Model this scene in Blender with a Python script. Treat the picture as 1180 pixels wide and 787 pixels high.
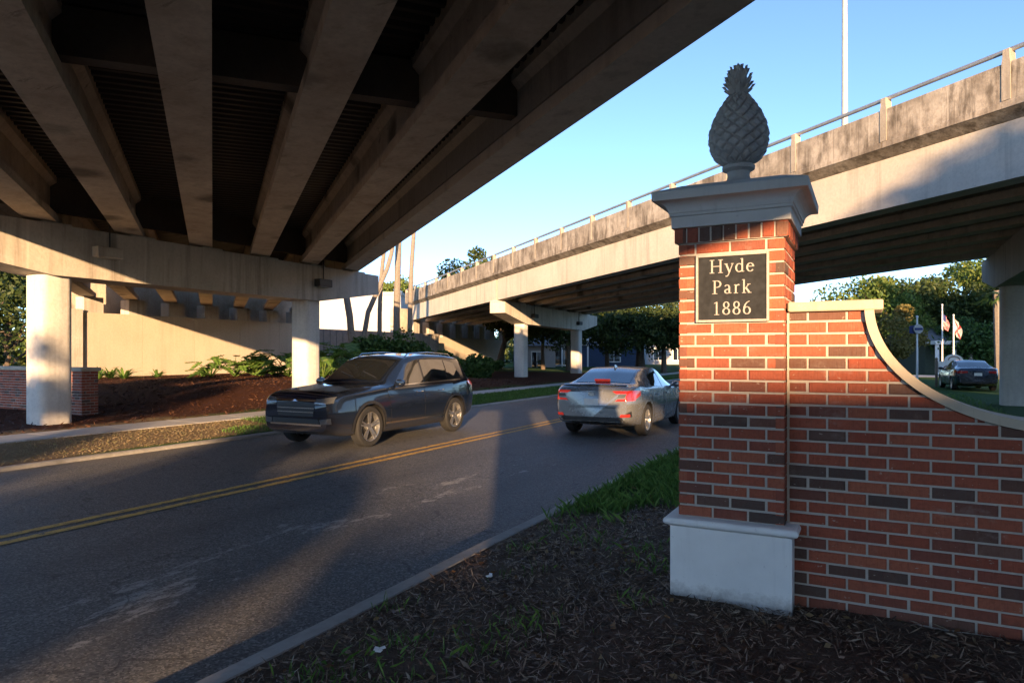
import bpy, bmesh, math, random
import numpy as np
from mathutils import Vector, Matrix

R = math.radians
random.seed(7)
rng = np.random.default_rng(11)
scn = bpy.context.scene
for o in list(bpy.data.objects):
    bpy.data.objects.remove(o)

# ------------------------------------------------------------------ camera
# frame: Y runs along the road (away from the viewer), X to the right of it, camera above the origin
YAW, EYE, FPX = R(27.5), 1.7, 787.0
cam_d = bpy.data.cameras.new('camera')
cam = bpy.data.objects.new('camera', cam_d)
scn.collection.objects.link(cam)
cam.location = (0, 0, EYE)
cam.rotation_euler = (R(90), 0, YAW)
cam_d.sensor_width = 36.0
cam_d.lens = 24.0
cam_d.shift_y = 14.5 / 1180
cam_d.clip_start = 0.05
cam_d.clip_end = 2000
scn.camera = cam

# ------------------------------------------------------------------ sky, sun, exposure
SUN_EL = R(7.8)
SUN_TRAVEL = Vector((-0.469 * math.cos(SUN_EL), 0.883 * math.cos(SUN_EL), -math.sin(SUN_EL)))
world = bpy.data.worlds.new('World')
scn.world = world
world.use_nodes = True
wn = world.node_tree
wn.nodes.clear()
w_out = wn.nodes.new('ShaderNodeOutputWorld')
w_bg = wn.nodes.new('ShaderNodeBackground')
w_sky = wn.nodes.new('ShaderNodeTexSky')
w_sky.sky_type = 'NISHITA'
w_sky.sun_disc = False
w_sky.sun_elevation = SUN_EL
w_sky.sun_rotation = math.atan2(0.469, -0.883)
w_sky.air_density = 0.5
w_sky.dust_density = 0.2
w_sky.ozone_density = 1.7
wn.links.new(w_sky.outputs[0], w_bg.inputs[0])
wn.links.new(w_bg.outputs[0], w_out.inputs[0])
w_bg.inputs[1].default_value = 0.078
sun_d = bpy.data.lights.new('sun', 'SUN')
sun = bpy.data.objects.new('sun', sun_d)
scn.collection.objects.link(sun)
sun_d.energy = 2.6
sun_d.angle = R(0.5)
sun_d.color = (1.0, 0.64, 0.34)
sun.rotation_euler = SUN_TRAVEL.to_track_quat('-Z', 'Y').to_euler()
sun.location = (30, -60, 25)
scn.view_settings.view_transform = 'Standard'
scn.view_settings.look = 'None'
scn.view_settings.gamma = 1
scn.view_settings.use_curve_mapping = False
scn.view_settings.exposure = 2.66
scn.cycles.max_bounces = 6
scn.cycles.diffuse_bounces = 4
scn.cycles.glossy_bounces = 3
scn.cycles.transmission_bounces = 4

# ------------------------------------------------------------------ helpers
CS, SN = math.cos(YAW), math.sin(YAW)
RIGHT, FWD = Vector((CS, SN, 0)), Vector((-SN, CS, 0))


def at(u, v, depth):
    """point seen at photo position (u, v) at a given depth in metres"""
    return Vector((0, 0, EYE)) + depth * (FWD + RIGHT * ((u - 590) / FPX) + Vector((0, 0, 1)) * ((408 - v) / FPX))


def flat(u, depth, z=0.0):
    p = at(u, 408, depth)
    p.z = z
    return p


def smooth(t):
    t = min(1.0, max(0.0, t))
    return t * t * (3 - 2 * t)


def lerp(a, b, t):
    return a + (b - a) * t


def interp(x, xs, ys):
    return float(np.interp(x, xs, ys))


def ground_z(x, y):
    if x > -2.9:
        z = 0.12 + 0.11 * smooth((x + 2.7) / 1.4)
        return z * (1 - smooth((y - 9) / 12))
    if x < -11.1:
        z = 0.06 + 0.07 * smooth((-11.1 - x) / 2.2)
        far = smooth((-15.0 - x) / 3.5)
        z += far * (0.06 + 0.5 * smooth((y - 8) / 9)) * (1 - 0.7 * smooth((y - 26) / 8))
        return z * (1 - smooth((-x - 36) / 8))
    return -0.03


class MB:
    def __init__(s):
        s.v, s.f, s.m = [], [], []

    def quadstrip(s, rings, closed=True, caps=True, mi=0):
        base = len(s.v)
        n = len(rings[0])
        for r in rings:
            s.v.extend([tuple(p) for p in r])
        for i in range(len(rings) - 1):
            for j in range(n if closed else n - 1):
                a, b = base + i * n + j, base + i * n + (j + 1) % n
                s.f.append((a, b, b + n, a + n))
                s.m.append(mi)
        if caps and closed:
            s.f.append(tuple(base + j for j in reversed(range(n))))
            s.m.append(mi)
            k = base + (len(rings) - 1) * n
            s.f.append(tuple(k + j for j in range(n)))
            s.m.append(mi)

    def hexa(s, p, mi=0):
        """8 points: bottom ring then top ring"""
        s.quadstrip([p[:4], p[4:]], mi=mi)

    def box(s, x0, x1, y0, y1, z0, z1, mi=0, ch=0.0):
        if ch > 0:
            c = ch
            r = lambda a, z: [(x0 + a, y0 + a, z), (x1 - a, y0 + a, z), (x1 - a, y1 - a, z), (x0 + a, y1 - a, z)]

            def oct_(a, z):
                return [(x0 + c + a, y0 + a, z), (x1 - c - a, y0 + a, z), (x1 - a, y0 + c + a, z), (x1 - a, y1 - c - a, z),
                        (x1 - c - a, y1 - a, z), (x0 + c + a, y1 - a, z), (x0 + a, y1 - c - a, z), (x0 + a, y0 + c + a, z)]
            s.quadstrip([oct_(c * .8, z0), oct_(0, z0 + c), oct_(0, z1 - c), oct_(c * .8, z1)], mi=mi)
        else:
            s.hexa([(x0, y0, z0), (x1, y0, z0), (x1, y1, z0), (x0, y1, z0),
                    (x0, y0, z1), (x1, y0, z1), (x1, y1, z1), (x0, y1, z1)], mi)

    def obox(s, c, dx, dy, dz, hx, hy, hz, mi=0):
        c, dx, dy, dz = Vector(c), Vector(dx) * hx, Vector(dy) * hy, Vector(dz) * hz
        s.hexa([c - dx - dy - dz, c + dx - dy - dz, c + dx + dy - dz, c - dx + dy - dz,
                c - dx - dy + dz, c + dx - dy + dz, c + dx + dy + dz, c - dx + dy + dz], mi)

    def tube(s, pts, rad, n=10, mi=0, caps=True):
        pts = [Vector(p) for p in pts]
        rads = rad if hasattr(rad, '__len__') else [rad] * len(pts)
        rings = []
        ref = None
        for i, p in enumerate(pts):
            t = (pts[min(i + 1, len(pts) - 1)] - pts[max(i - 1, 0)]).normalized()
            if ref is None:
                ref = Vector((0, 0, 1)) if abs(t.z) < .9 else Vector((1, 0, 0))
            a = t.cross(ref).normalized()
            b = a.cross(t).normalized()
            ref = b if abs(t.z) < .95 else ref
            rings.append([p + (a * math.cos(2 * math.pi * k / n) + b * math.sin(2 * math.pi * k / n)) * rads[i] for k in range(n)])
        s.quadstrip(rings, caps=caps, mi=mi)

    def lathe(s, prof, c=(0, 0, 0), n=24, axis='z', mi=0, caps=True):
        rings = []
        for r, h in prof:
            ring = []
            for k in range(n):
                a = 2 * math.pi * k / n
                ca, sa = r * math.cos(a), r * math.sin(a)
                if axis == 'z':
                    ring.append((c[0] + ca, c[1] + sa, c[2] + h))
                elif axis == 'x':
                    ring.append((c[0] + h, c[1] + ca, c[2] + sa))
                else:
                    ring.append((c[0] + sa, c[1] + h, c[2] + ca))
            rings.append(ring)
        s.quadstrip(rings, mi=mi, caps=caps)

    def grid(s, pts, mi=0):
        """pts[i][j] -> open sheet"""
        s.quadstrip(pts, closed=False, mi=mi)

    def poly(s, p, mi=0):
        b = len(s.v)
        s.v.extend([tuple(q) for q in p])
        s.f.append(tuple(range(b, b + len(p))))
        s.m.append(mi)

    def build(s, name, mats, parent=None, local=False, smooth_=False, origin=None, fix=True):
        me = bpy.data.meshes.new(name)
        off = Vector((0, 0, 0))
        if parent is not None and not local:
            off = world_loc(parent)
        elif parent is None:
            if origin is None:
                a = np.array(s.v)
                off = Vector(((a[:, 0].min() + a[:, 0].max()) / 2, (a[:, 1].min() + a[:, 1].max()) / 2, a[:, 2].min()))
            else:
                off = Vector(origin)
        vv = [(p[0] - off.x, p[1] - off.y, p[2] - off.z) for p in s.v]
        me.from_pydata(vv, [], s.f)
        if not isinstance(mats, (list, tuple)):
            mats = [mats]
        for m in mats:
            me.materials.append(m)
        if len(mats) > 1:
            me.polygons.foreach_set('material_index', s.m)
        if fix:
            bm = bmesh.new()
            bm.from_mesh(me)
            bmesh.ops.recalc_face_normals(bm, faces=bm.faces)
            bm.to_mesh(me)
            bm.free()
        if smooth_:
            me.polygons.foreach_set('use_smooth', [True] * len(me.polygons))
            if smooth_ != 'all':
                try:
                    me.set_sharp_from_angle(angle=R(35))
                except Exception:
                    pass
        me.update()
        o = bpy.data.objects.new(name, me)
        scn.collection.objects.link(o)
        if parent is not None:
            o.parent = parent
        else:
            o.location = off
        return o


def world_loc(o):
    v = Vector(o.location)
    while o.parent is not None:
        o = o.parent
        v += Vector(o.location)
    return v


def tag(o, label=None, cat=None, group=None, kind=None):
    if label:
        o['label'] = label
    if cat:
        o['category'] = cat
    if group:
        o['group'] = group
    if kind:
        o['kind'] = kind
    return o


def thing(name, loc, label, cat, group=None, rz=0.0):
    o = bpy.data.objects.new(name, None)
    o.empty_display_size = 0.3
    scn.collection.objects.link(o)
    o.location = loc
    o.rotation_euler = (0, 0, rz)
    return tag(o, label, cat, group)


def copy_tree(o, parent=None):
    c = o.copy()
    scn.collection.objects.link(c)
    c.parent = parent
    for ch in list(o.children):
        copy_tree(ch, c)
    return c


def raw_mesh(name, verts, faces_n, nv, mat, parent=None, loc=(0, 0, 0)):
    """fast mesh: verts (N,3) array, every face uses nv consecutive verts"""
    me = bpy.data.meshes.new(name)
    n = len(verts) // nv
    me.vertices.add(len(verts))
    me.vertices.foreach_set('co', np.asarray(verts, dtype=np.float32).ravel())
    me.loops.add(n * nv)
    me.loops.foreach_set('vertex_index', np.arange(n * nv, dtype=np.int32))
    me.polygons.add(n)
    me.polygons.foreach_set('loop_start', np.arange(0, n * nv, nv, dtype=np.int32))
    me.update(calc_edges=True)
    me.materials.append(mat)
    o = bpy.data.objects.new(name, me)
    scn.collection.objects.link(o)
    o.location = loc
    if parent is not None:
        o.parent = parent
    return o


# ------------------------------------------------------------------ materials
class NT:
    def __init__(s, name):
        s.mat = bpy.data.materials.new(name)
        s.mat.use_nodes = True
        s.t = s.mat.node_tree
        s.b = s.t.nodes['Principled BSDF']
        s.out = s.t.nodes['Material Output']
        s._pos = None

    def n(s, kind, **kw):
        nd = s.t.nodes.new(kind)
        for k, v in kw.items():
            if k in nd.inputs.keys():
                s.set(nd, k, v)
            else:
                setattr(nd, k, v)
        return nd

    def set(s, nd, k, v):
        if isinstance(v, bpy.types.NodeSocket):
            s.t.links.new(v, nd.inputs[k])
        else:
            nd.inputs[k].default_value = v

    def pos(s, obj=False):
        if obj:
            return s.n('ShaderNodeTexCoord').outputs['Object']
        if s._pos is None:
            s._pos = s.n('ShaderNodeNewGeometry').outputs['Position']
        return s._pos

    def scaled(s, sc, vec=None, rot=(0, 0, 0), loc=(0, 0, 0)):
        m = s.n('ShaderNodeMapping')
        s.set(m, 'Vector', vec if vec is not None else s.pos())
        m.inputs['Scale'].default_value = sc
        m.inputs['Rotation'].default_value = rot
        m.inputs['Location'].default_value = loc
        return m.outputs[0]

    def noise(s, scale, detail=4, rough=.55, vec=None):
        nd = s.n('ShaderNodeTexNoise')
        s.set(nd, 'Vector', vec if vec is not None else s.pos())
        nd.inputs['Scale'].default_value = scale
        nd.inputs['Detail'].default_value = detail
        nd.inputs['Roughness'].default_value = rough
        return nd.outputs[0]

    def ramp(s, fac, stops):
        nd = s.n('ShaderNodeValToRGB')
        s.set(nd, 'Fac', fac)
        e = nd.color_ramp.elements
        while len(e) < len(stops):
            e.new(0.5)
        for i, (p, c) in enumerate(stops):
            e[i].position = p
            e[i].color = (*c, 1) if len(c) == 3 else c
        return nd.outputs[0]

    def mask(s, fac, lo, hi):
        nd = s.n('ShaderNodeMapRange')
        s.set(nd, 'Value', fac)
        nd.inputs['From Min'].default_value = lo
        nd.inputs['From Max'].default_value = hi
        return nd.outputs[0]

    def mix(s, fac, a, b, mode='MIX'):
        nd = s.n('ShaderNodeMixRGB')
        nd.blend_type = mode
        s.set(nd, 'Fac', fac)
        for k, v in (('Color1', a), ('Color2', b)):
            if not isinstance(v, bpy.types.NodeSocket):
                v = (*v, 1)
            s.set(nd, k, v)
        return nd.outputs[0]

    def math(s, op, a, b=None):
        nd = s.n('ShaderNodeMath')
        nd.operation = op
        s.set(nd, 0, a)
        if b is not None:
            s.set(nd, 1, b)
        return nd.outputs[0]

    def xyz(s, vec=None):
        nd = s.n('ShaderNodeSeparateXYZ')
        s.set(nd, 0, vec if vec is not None else s.pos())
        return nd.outputs

    def island(s):
        return s.n('ShaderNodeNewGeometry').outputs['Random Per Island']

    def bump(s, h, strength=.3, dist=.01):
        nd = s.n('ShaderNodeBump')
        nd.inputs['Strength'].default_value = strength
        nd.inputs['Distance'].default_value = dist
        s.set(nd, 'Height', h)
        s.t.links.new(nd.outputs[0], s.b.inputs['Normal'])

    def base(s, c, rough=None, metal=None, spec=None, coat=None):
        s.set(s.b, 'Base Color', c if isinstance(c, bpy.types.NodeSocket) else (*c, 1))
        if rough is not None:
            s.set(s.b, 'Roughness', rough)
        if metal is not None:
            s.b.inputs['Metallic'].default_value = metal
        if spec is not None:
            s.b.inputs['Specular IOR Level'].default_value = spec
        if coat is not None:
            s.b.inputs['Coat Weight'].default_value = coat
            s.b.inputs['Coat Roughness'].default_value = .03
        return s.mat


def plain(name, c, rough=.6, metal=0.0, spec=.5, coat=0.0, var=.12, scale=6):
    t = NT(name)
    nz = t.noise(scale, 4, vec=t.pos(True))
    d = tuple(x * (1 - var) for x in c)
    l = tuple(min(1, x * (1 + var)) for x in c)
    return t.base(t.mix(t.mask(nz, .3, .7), d, l), rough, metal, spec, coat)


def concrete(name, light, dark, streak=.5, stain=(.1, .085, .065), rust=0.0, top_dark=0.0):
    t = NT(name)
    big = t.noise(.7, 5, .6)
    fine = t.noise(14, 6, .65)
    c = t.mix(t.mask(big, .35, .68), dark, light)
    c = t.mix(t.math('MULTIPLY', t.mask(fine, .42, .75), .35), c, tuple(x * .62 for x in dark))
    st = t.noise(1.0, 5, .6, t.scaled((3.2, 3.2, .22)))
    c = t.mix(t.math('MULTIPLY', t.mask(st, .52, .74), streak), c, stain)
    st2 = t.noise(1.0, 3, .6, t.scaled((7.5, 7.5, .12), loc=(4, 2, 0)))
    c = t.mix(t.math('MULTIPLY', t.mask(st2, .58, .72), streak * .6), c, tuple(min(1, x * 1.18) for x in light))
    if rust:
        rn = t.noise(2.2, 5, .7)
        c = t.mix(t.math('MULTIPLY', t.mask(rn, .45, .7), rust), c, (.24, .13, .06))
    if rust:
        sp = t.n('ShaderNodeTexVoronoi', Scale=.62)
        wv = t.n('ShaderNodeVectorMath')
        wv.operation = 'ADD'
        t.set(wv, 0, t.pos())
        dn = t.n('ShaderNodeTexNoise', Scale=3.5, Detail=4.0)
        t.set(dn, 'Vector', t.pos())
        dv = t.n('ShaderNodeVectorMath')
        dv.operation = 'SCALE'
        t.set(dv, 0, dn.outputs[1])
        dv.inputs['Scale'].default_value = .35
        t.set(wv, 1, dv.outputs[0])
        t.set(sp, 'Vector', wv.outputs[0])
        c = t.mix(t.math('MULTIPLY', t.mask(sp.outputs['Distance'], .26, .12), .75), c, (.10, .085, .065))
        cr = t.noise(1.0, 7, .75, t.scaled((.9, 5, 5), rot=(0, 0, .68)))
        c = t.mix(t.math('MULTIPLY', t.mask(cr, .60, .66), .5), c, (.15, .115, .08))
    pit = t.n('ShaderNodeTexVoronoi', Scale=9.0)
    t.set(pit, 'Vector', t.pos())
    c = t.mix(t.mask(pit.outputs['Distance'], .06, .03), c, tuple(x * .45 for x in dark))
    t.base(c, .88, spec=.25)
    t.bump(t.math('ADD', fine, big), .35, .02)
    return t.mat


M = {}
M['concrete'] = concrete('cast_concrete', (.55, .50, .43), (.43, .385, .32), .75, stain=(.15, .125, .095))
M['col_concrete'] = concrete('column_concrete', (.66, .63, .58), (.55, .52, .475), .3)
M['girder'] = concrete('girder_concrete', (.68, .59, .46), (.52, .435, .335), .35, stain=(.20, .15, .10), rust=.32)
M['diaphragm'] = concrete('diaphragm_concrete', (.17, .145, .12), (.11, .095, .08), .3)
M['fascia'] = concrete('fascia_girder_concrete', (.64, .59, .50), (.55, .50, .42), .4)
M['parapet'] = None
M['parapet_post'] = concrete('rail_post_concrete', (.42, .37, .30), (.32, .28, .22), .6)
M['wallpaint'] = concrete('painted_abutment', (.56, .475, .365), (.50, .42, .32), .35, stain=(.35, .29, .22))
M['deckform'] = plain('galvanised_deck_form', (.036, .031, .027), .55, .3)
M['blacksteel'] = plain('dark_steel', (.05, .05, .05), .5, .4)
M['railmetal'] = plain('galvanised_rail', (.42, .42, .40), .45, .7)
M['railpaint'] = plain('grey_white_mast_paint', (.42, .41, .39), .5, .2)
M['whitestucco'] = plain('white_stucco', (.38, .38, .385), .8, scale=2, var=.05)
M['bluesiding'] = plain('blue_siding', (.035, .065, .13), .7)
M['whitepaint'] = plain('white_paint', (.78, .78, .76), .5, var=.04)
M['roofgrey'] = plain('grey_roof', (.16, .16, .17), .8)
M['woodpost'] = plain('weathered_post', (.20, .16, .12), .8)


def m_parapet():
    t = NT('stained_parapet_concrete')
    big = t.noise(1.1, 6, .68)
    mid = t.noise(4.5, 6, .7)
    fine = t.noise(22, 5, .7)
    c = t.mix(t.mask(big, .38, .62), (.24, .205, .16), (.46, .41, .335))
    drip = t.noise(1.0, 6, .66, t.scaled((3.2, 3.2, 1.0)))
    c = t.mix(t.math('MULTIPLY', t.mask(drip, .47, .64), .85), c, (.10, .083, .063))
    drip2 = t.noise(1.0, 4, .6, t.scaled((14, 14, .5), loc=(3, 0, 5)))
    c = t.mix(t.math('MULTIPLY', t.mask(drip2, .55, .72), .6), c, (.075, .062, .048))
    c = t.mix(t.math('MULTIPLY', t.mask(mid, .5, .72), .55), c, (.13, .105, .08))
    pale = t.noise(1.0, 5, .65, t.scaled((9, 9, .35), loc=(9, 3, 1)))
    c = t.mix(t.math('MULTIPLY', t.mask(pale, .58, .74), .6), c, (.56, .50, .41))
    t.base(c, .9, spec=.2)
    t.bump(t.math('ADD', fine, mid), .45, .02)
    return t.mat


M['parapet'] = m_parapet()


def m_brick():
    t = NT('red_brick')
    r = t.island()
    c = t.ramp(r, [(0, (.29, .074, .044)), (.20, (.37, .103, .060)), (.40, (.32, .086, .050)), (.60, (.40, .125, .070)), (.74, (.27, .080, .052)),
                   (.80, (.20, .080, .058)), (.86, (.15, .078, .058)), (.92, (.092, .066, .056)), (.96, (.12, .078, .064)), (1, (.21, .105, .074))])
    x, y, z = t.xyz()
    fine = t.noise(55, 5, .7)
    big = t.noise(6, 4, .6)
    c = t.mix(t.math('MULTIPLY', t.mask(fine, .45, .8), .45), c, (.10, .035, .022))
    wire = t.noise(1.0, 3, .6, t.scaled((160, 160, 9)))
    c = t.mix(t.math('MULTIPLY', t.mask(wire, .50, .72), .28), c, (.12, .04, .025))
    c = t.mix(t.math('MULTIPLY', t.mask(big, .60, .82), .25), c, (.40, .27, .19))
    spots = t.noise(38, 2, .5, t.scaled((1, 1, 1.6), loc=(3, 1, 8)))
    c = t.mix(t.math('MULTIPLY', t.mask(spots, .70, .76), .55), c, (.48, .40, .32))
    soil = t.math('MULTIPLY', t.mask(t.math('ADD', z, t.math('MULTIPLY', big, .35)), .62, .30), .45)
    c = t.mix(soil, c, (.095, .070, .052))
    eff = t.noise(2.3, 6, .72, t.scaled((1, 1, 1.7), loc=(7, 2, 3)))
    c = t.mix(t.math('MULTIPLY', t.mask(eff, .60, .76), .38), c, (.42, .35, .29))
    t.base(c, .88, spec=.2)
    t.bump(t.math('ADD', t.math('ADD', fine, wire), big), .7, .006)
    return t.mat


def m_mortar():
    t = NT('mortar')
    nz = t.noise(40, 5, .7)
    c = t.mix(nz, (.36, .325, .28), (.54, .495, .43))
    t.base(c, .95, spec=.15)
    t.bump(nz, .8, .006)
    return t.mat


M['brick'] = m_brick()
M['mortar'] = m_mortar()


def m_paintstone(name, c, bumpy=.15, dirt=.25):
    t = NT(name)
    fine = t.noise(60, 4, .6)
    big = t.noise(3.5, 5, .6)
    k = t.mix(t.math('MULTIPLY', t.mask(big, .45, .8), dirt), c, tuple(x * .62 for x in c))
    run = t.noise(1.0, 4, .6, t.scaled((22, 22, 1.2)))
    k = t.mix(t.math('MULTIPLY', t.mask(run, .56, .8), dirt), k, tuple(x * .55 for x in c))
    z = t.xyz()[2]
    nz = t.noise(16, 5, .7)
    k = t.mix(t.math('MULTIPLY', t.mask(t.math('ADD', z, t.math('MULTIPLY', nz, .16)), .40, .30), .7), k, (.16, .13, .10))
    spk = t.noise(45, 3, .6)
    k = t.mix(t.math('MULTIPLY', t.mask(spk, .66, .74), .3), k, tuple(x * .4 for x in c))
    t.base(k, .75, spec=.25)
    t.bump(t.math('ADD', fine, big), bumpy * 1.4, .006)
    return t.mat


M['basewhite'] = m_paintstone('white_plinth_paint', (.82, .82, .79))
M['capgrey'] = m_paintstone('grey_cap_stone', (.54, .54, .52), dirt=.35)
M['pinegrey'] = m_paintstone('grey_finial_stone', (.40, .40, .39), bumpy=.35, dirt=.4)
M['coping'] = m_paintstone('cream_coping_stone', (.47, .41, .32), dirt=.6)
M['plaque'] = plain('dark_slate_plaque', (.024, .026, .030), .7, 0, .12, scale=30, var=.25)
M['plaquetrim'] = plain('pale_letter_metal', (.40, .37, .33), .45, .3, scale=40)


def m_asphalt():
    t = NT('asphalt')
    x, y, z = t.xyz()
    fine = t.noise(120, 3, .7)
    mid = t.noise(18, 5, .65)
    big = t.noise(.45, 4, .6)
    c = t.mix(t.mask(mid, .3, .7), (.070, .070, .068), (.108, .106, .101))
    c = t.mix(t.math('MULTIPLY', t.mask(big, .4, .68), .7), c, (.118, .112, .104))
    vor = t.n('ShaderNodeTexVoronoi', Scale=75.0)
    t.set(vor, 'Vector', t.pos())
    cell = t.xyz(vor.outputs['Color'])[0]
    c = t.mix(t.math('MULTIPLY', t.mask(cell, .66, .95), .75), c, (.235, .225, .205))
    c = t.mix(t.math('MULTIPLY', t.mask(cell, .34, .05), .75), c, (.028, .028, .028))
    track = t.math('ABSOLUTE', t.math('SUBTRACT', t.math('ABSOLUTE', t.math('SUBTRACT', x, -4.95)), .82))
    c = t.mix(t.math('MULTIPLY', t.mask(track, .42, .08), .30), c, (.052, .051, .05))
    oil = t.noise(1.6, 5, .65, t.scaled((1.2, .35, 1), loc=(5, 3, 0)))
    c = t.mix(t.math('MULTIPLY', t.mask(oil, .60, .74), .45), c, (.035, .034, .034))
    # pale worn scuffs: a broken band along the middle of the near lane, strongest towards the viewer
    band = t.math('SUBTRACT', 1.0, t.math('MULTIPLY', t.math('ABSOLUTE', t.math('SUBTRACT', x, -4.75)), 1.25))
    near = t.mask(y, 17, 2)
    wig = t.noise(1.0, 7, .72, t.scaled((2.6, .75, 1), rot=(0, 0, .25)))
    sc = t.math('ADD', wig, t.math('MULTIPLY', t.math('MULTIPLY', band, near), .17))
    scuff = t.mask(sc, .652, .672)
    brk = t.mask(t.noise(8, 8, .85, t.scaled((1.7, .6, 1))), .475, .515)
    c = t.mix(t.math('MULTIPLY', t.math('MULTIPLY', scuff, brk), .85), c, (.31, .30, .275))
    # fine cracks
    cr = t.n('ShaderNodeTexVoronoi', feature='DISTANCE_TO_EDGE', Scale=.55)
    wv = t.n('ShaderNodeVectorMath')
    wv.operation = 'ADD'
    t.set(wv, 0, t.pos())
    nc = t.n('ShaderNodeTexNoise', Scale=2.3)
    t.set(nc, 'Vector', t.pos())
    t.set(wv, 1, nc.outputs[1])
    t.set(cr, 'Vector', wv.outputs[0])
    c = t.mix(t.math('MULTIPLY', t.mask(cr.outputs['Distance'], .010, .003), .55), c, (.018, .018, .018))
    # sandy gutters
    gut = t.math('MULTIPLY', t.mask(t.math('ADD', x, t.math('MULTIPLY', mid, .5)), -10.2, -11.0), .6)
    c = t.mix(gut, c, (.19, .165, .13))
    t.base(c, t.mask(mid, -1.2, 1.4), spec=.35)
    t.b.inputs['Roughness'].default_value = .8
    t.bump(t.math('ADD', fine, t.math('MULTIPLY', cell, .9)), .6, .005)
    return t.mat


def m_yellow():
    t = NT('worn_yellow_paint')
    wear = t.noise(11, 6, .75, t.scaled((1.6, .8, 1)))
    mid = t.noise(18, 5, .65)
    as_ = t.mix(mid, (.06, .06, .06), (.10, .10, .096))
    y = t.mix(t.noise(3, 3), (.56, .31, .055), (.70, .42, .11))
    c = t.mix(t.mask(wear, .535, .60), y, as_)
    c = t.mix(t.math('MULTIPLY', t.mask(t.noise(70, 3, .7), .52, .62), .45), c, as_)
    t.base(c, .75, spec=.3)
    t.bump(t.noise(120, 3, .7), .5, .006)
    return t.mat


def m_ground():
    t = NT('mulch_and_turf_ground')
    x, y, z = t.xyz()
    mid = t.noise(9, 6, .7)
    fine = t.noise(55, 4, .7)
    big = t.noise(.8, 4, .6)
    mulch = t.mix(mid, (.060, .044, .034), (.165, .118, .086))
    bare = t.noise(1.7, 5, .65, t.scaled((1, 1, 1), loc=(2, 9, 0)))
    mulch = t.mix(t.math('MULTIPLY', t.mask(bare, .52, .66), .7), mulch, t.mix(fine, (.11, .09, .072), (.20, .165, .13)))
    mulch = t.mix(t.math('MULTIPLY', t.mask(fine, .55, .8), .5), mulch, (.17, .12, .08))
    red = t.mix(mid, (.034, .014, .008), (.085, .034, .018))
    grass = t.mix(mid, (.022, .05, .012), (.07, .125, .028))
    dry = t.mix(mid, (.16, .11, .06), (.29, .21, .12))
    wob = t.math('MULTIPLY', t.math('SUBTRACT', big, .5), 2.4)
    far_side = t.mask(x, -11.3, -11.5)
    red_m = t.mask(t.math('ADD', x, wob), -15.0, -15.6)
    grn = t.mask(t.math('ADD', y, wob), 10.5, 13.0)
    strip = t.mix(grn, dry, grass)
    left = t.mix(red_m, strip, red)
    # beyond the piers on the far side the lawn comes back
    lawn = t.mask(t.math('ADD', y, wob), 47, 50)
    left = t.mix(lawn, left, grass)
    left = t.mix(t.mask(x, -40, -44), left, grass)
    rg = t.math('MULTIPLY', t.mask(t.math('ADD', y, wob), 6.2, 7.4), t.mask(t.math('ADD', x, t.math('MULTIPLY', wob, .3)), -.9, -1.5))
    rg = t.math('MAXIMUM', rg, t.mask(t.math('ADD', y, wob), 10, 14))
    right = t.mix(rg, mulch, grass)
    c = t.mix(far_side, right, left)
    t.base(c, .95, spec=.1)
    t.bump(t.math('ADD', mid, fine), 1.0, .03)
    return t.mat


def m_leaf(name, a, b, c=None, trans=.35):
    t = NT(name)
    r = t.island()
    stops = [(0, a), (1, b)] if c is None else [(0, a), (.6, b), (1, c)]
    col = t.ramp(r, stops)
    t.base(col, .55, spec=.3)
    tr = t.n('ShaderNodeBsdfTranslucent')
    t.set(tr, 'Color', col)
    mx = t.n('ShaderNodeMixShader')
    mx.inputs[0].default_value = trans
    t.t.links.new(t.b.outputs[0], mx.inputs[1])
    t.t.links.new(tr.outputs[0], mx.inputs[2])
    t.t.links.new(mx.outputs[0], t.out.inputs[0])
    return t.mat


M['asphalt'] = m_asphalt()
M['yellow'] = m_yellow()
M['ground'] = m_ground()
M['kerb'] = concrete('kerb_concrete', (.38, .36, .33), (.26, .245, .22), .3)
M['walk'] = concrete('sidewalk_concrete', (.50, .48, .45), (.40, .385, .36), .1)
M['leaf_oak'] = m_leaf('oak_leaves', (.025, .045, .014), (.055, .085, .022), (.10, .12, .03))
M['leaf_bright'] = m_leaf('bright_leaves', (.06, .11, .024), (.12, .18, .036), (.20, .22, .05))
M['leaf_gold'] = m_leaf('golden_leaves', (.14, .13, .03), (.24, .19, .05), (.30, .24, .08))
M['leaf_hedge'] = m_leaf('hedge_leaves', (.026, .062, .016), (.06, .12, .026), (.10, .165, .04))
M['leaf_phil'] = m_leaf('philodendron_leaves', (.075, .155, .03), (.13, .24, .045), (.22, .30, .08))
M['grass'] = m_leaf('grass_blades', (.055, .125, .022), (.10, .20, .035), (.17, .26, .06), .35)
M['drygrass'] = m_leaf('dry_grass_blades', (.17, .12, .065), (.29, .215, .115), (.12, .14, .05), .2)
M['chips'] = m_leaf('mulch_chips', (.05, .034, .025), (.16, .105, .070), (.36, .28, .20), .0)
M['straw'] = m_leaf('pale_straw', (.16, .12, .08), (.30, .23, .15), (.40, .33, .24), .1)
M['fallen'] = m_leaf('fallen_leaves', (.10, .05, .022), (.20, .11, .05), (.28, .20, .10), .1)
M['chipsred'] = m_leaf('red_mulch_chips', (.03, .012, .008), (.08, .033, .018), (.14, .07, .04), .0)
M['bark'] = plain('bark', (.10, .075, .055), .9, scale=12, var=.4)
M['palmbark'] = plain('palm_bark', (.19, .165, .135), .9, scale=9, var=.2)

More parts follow.
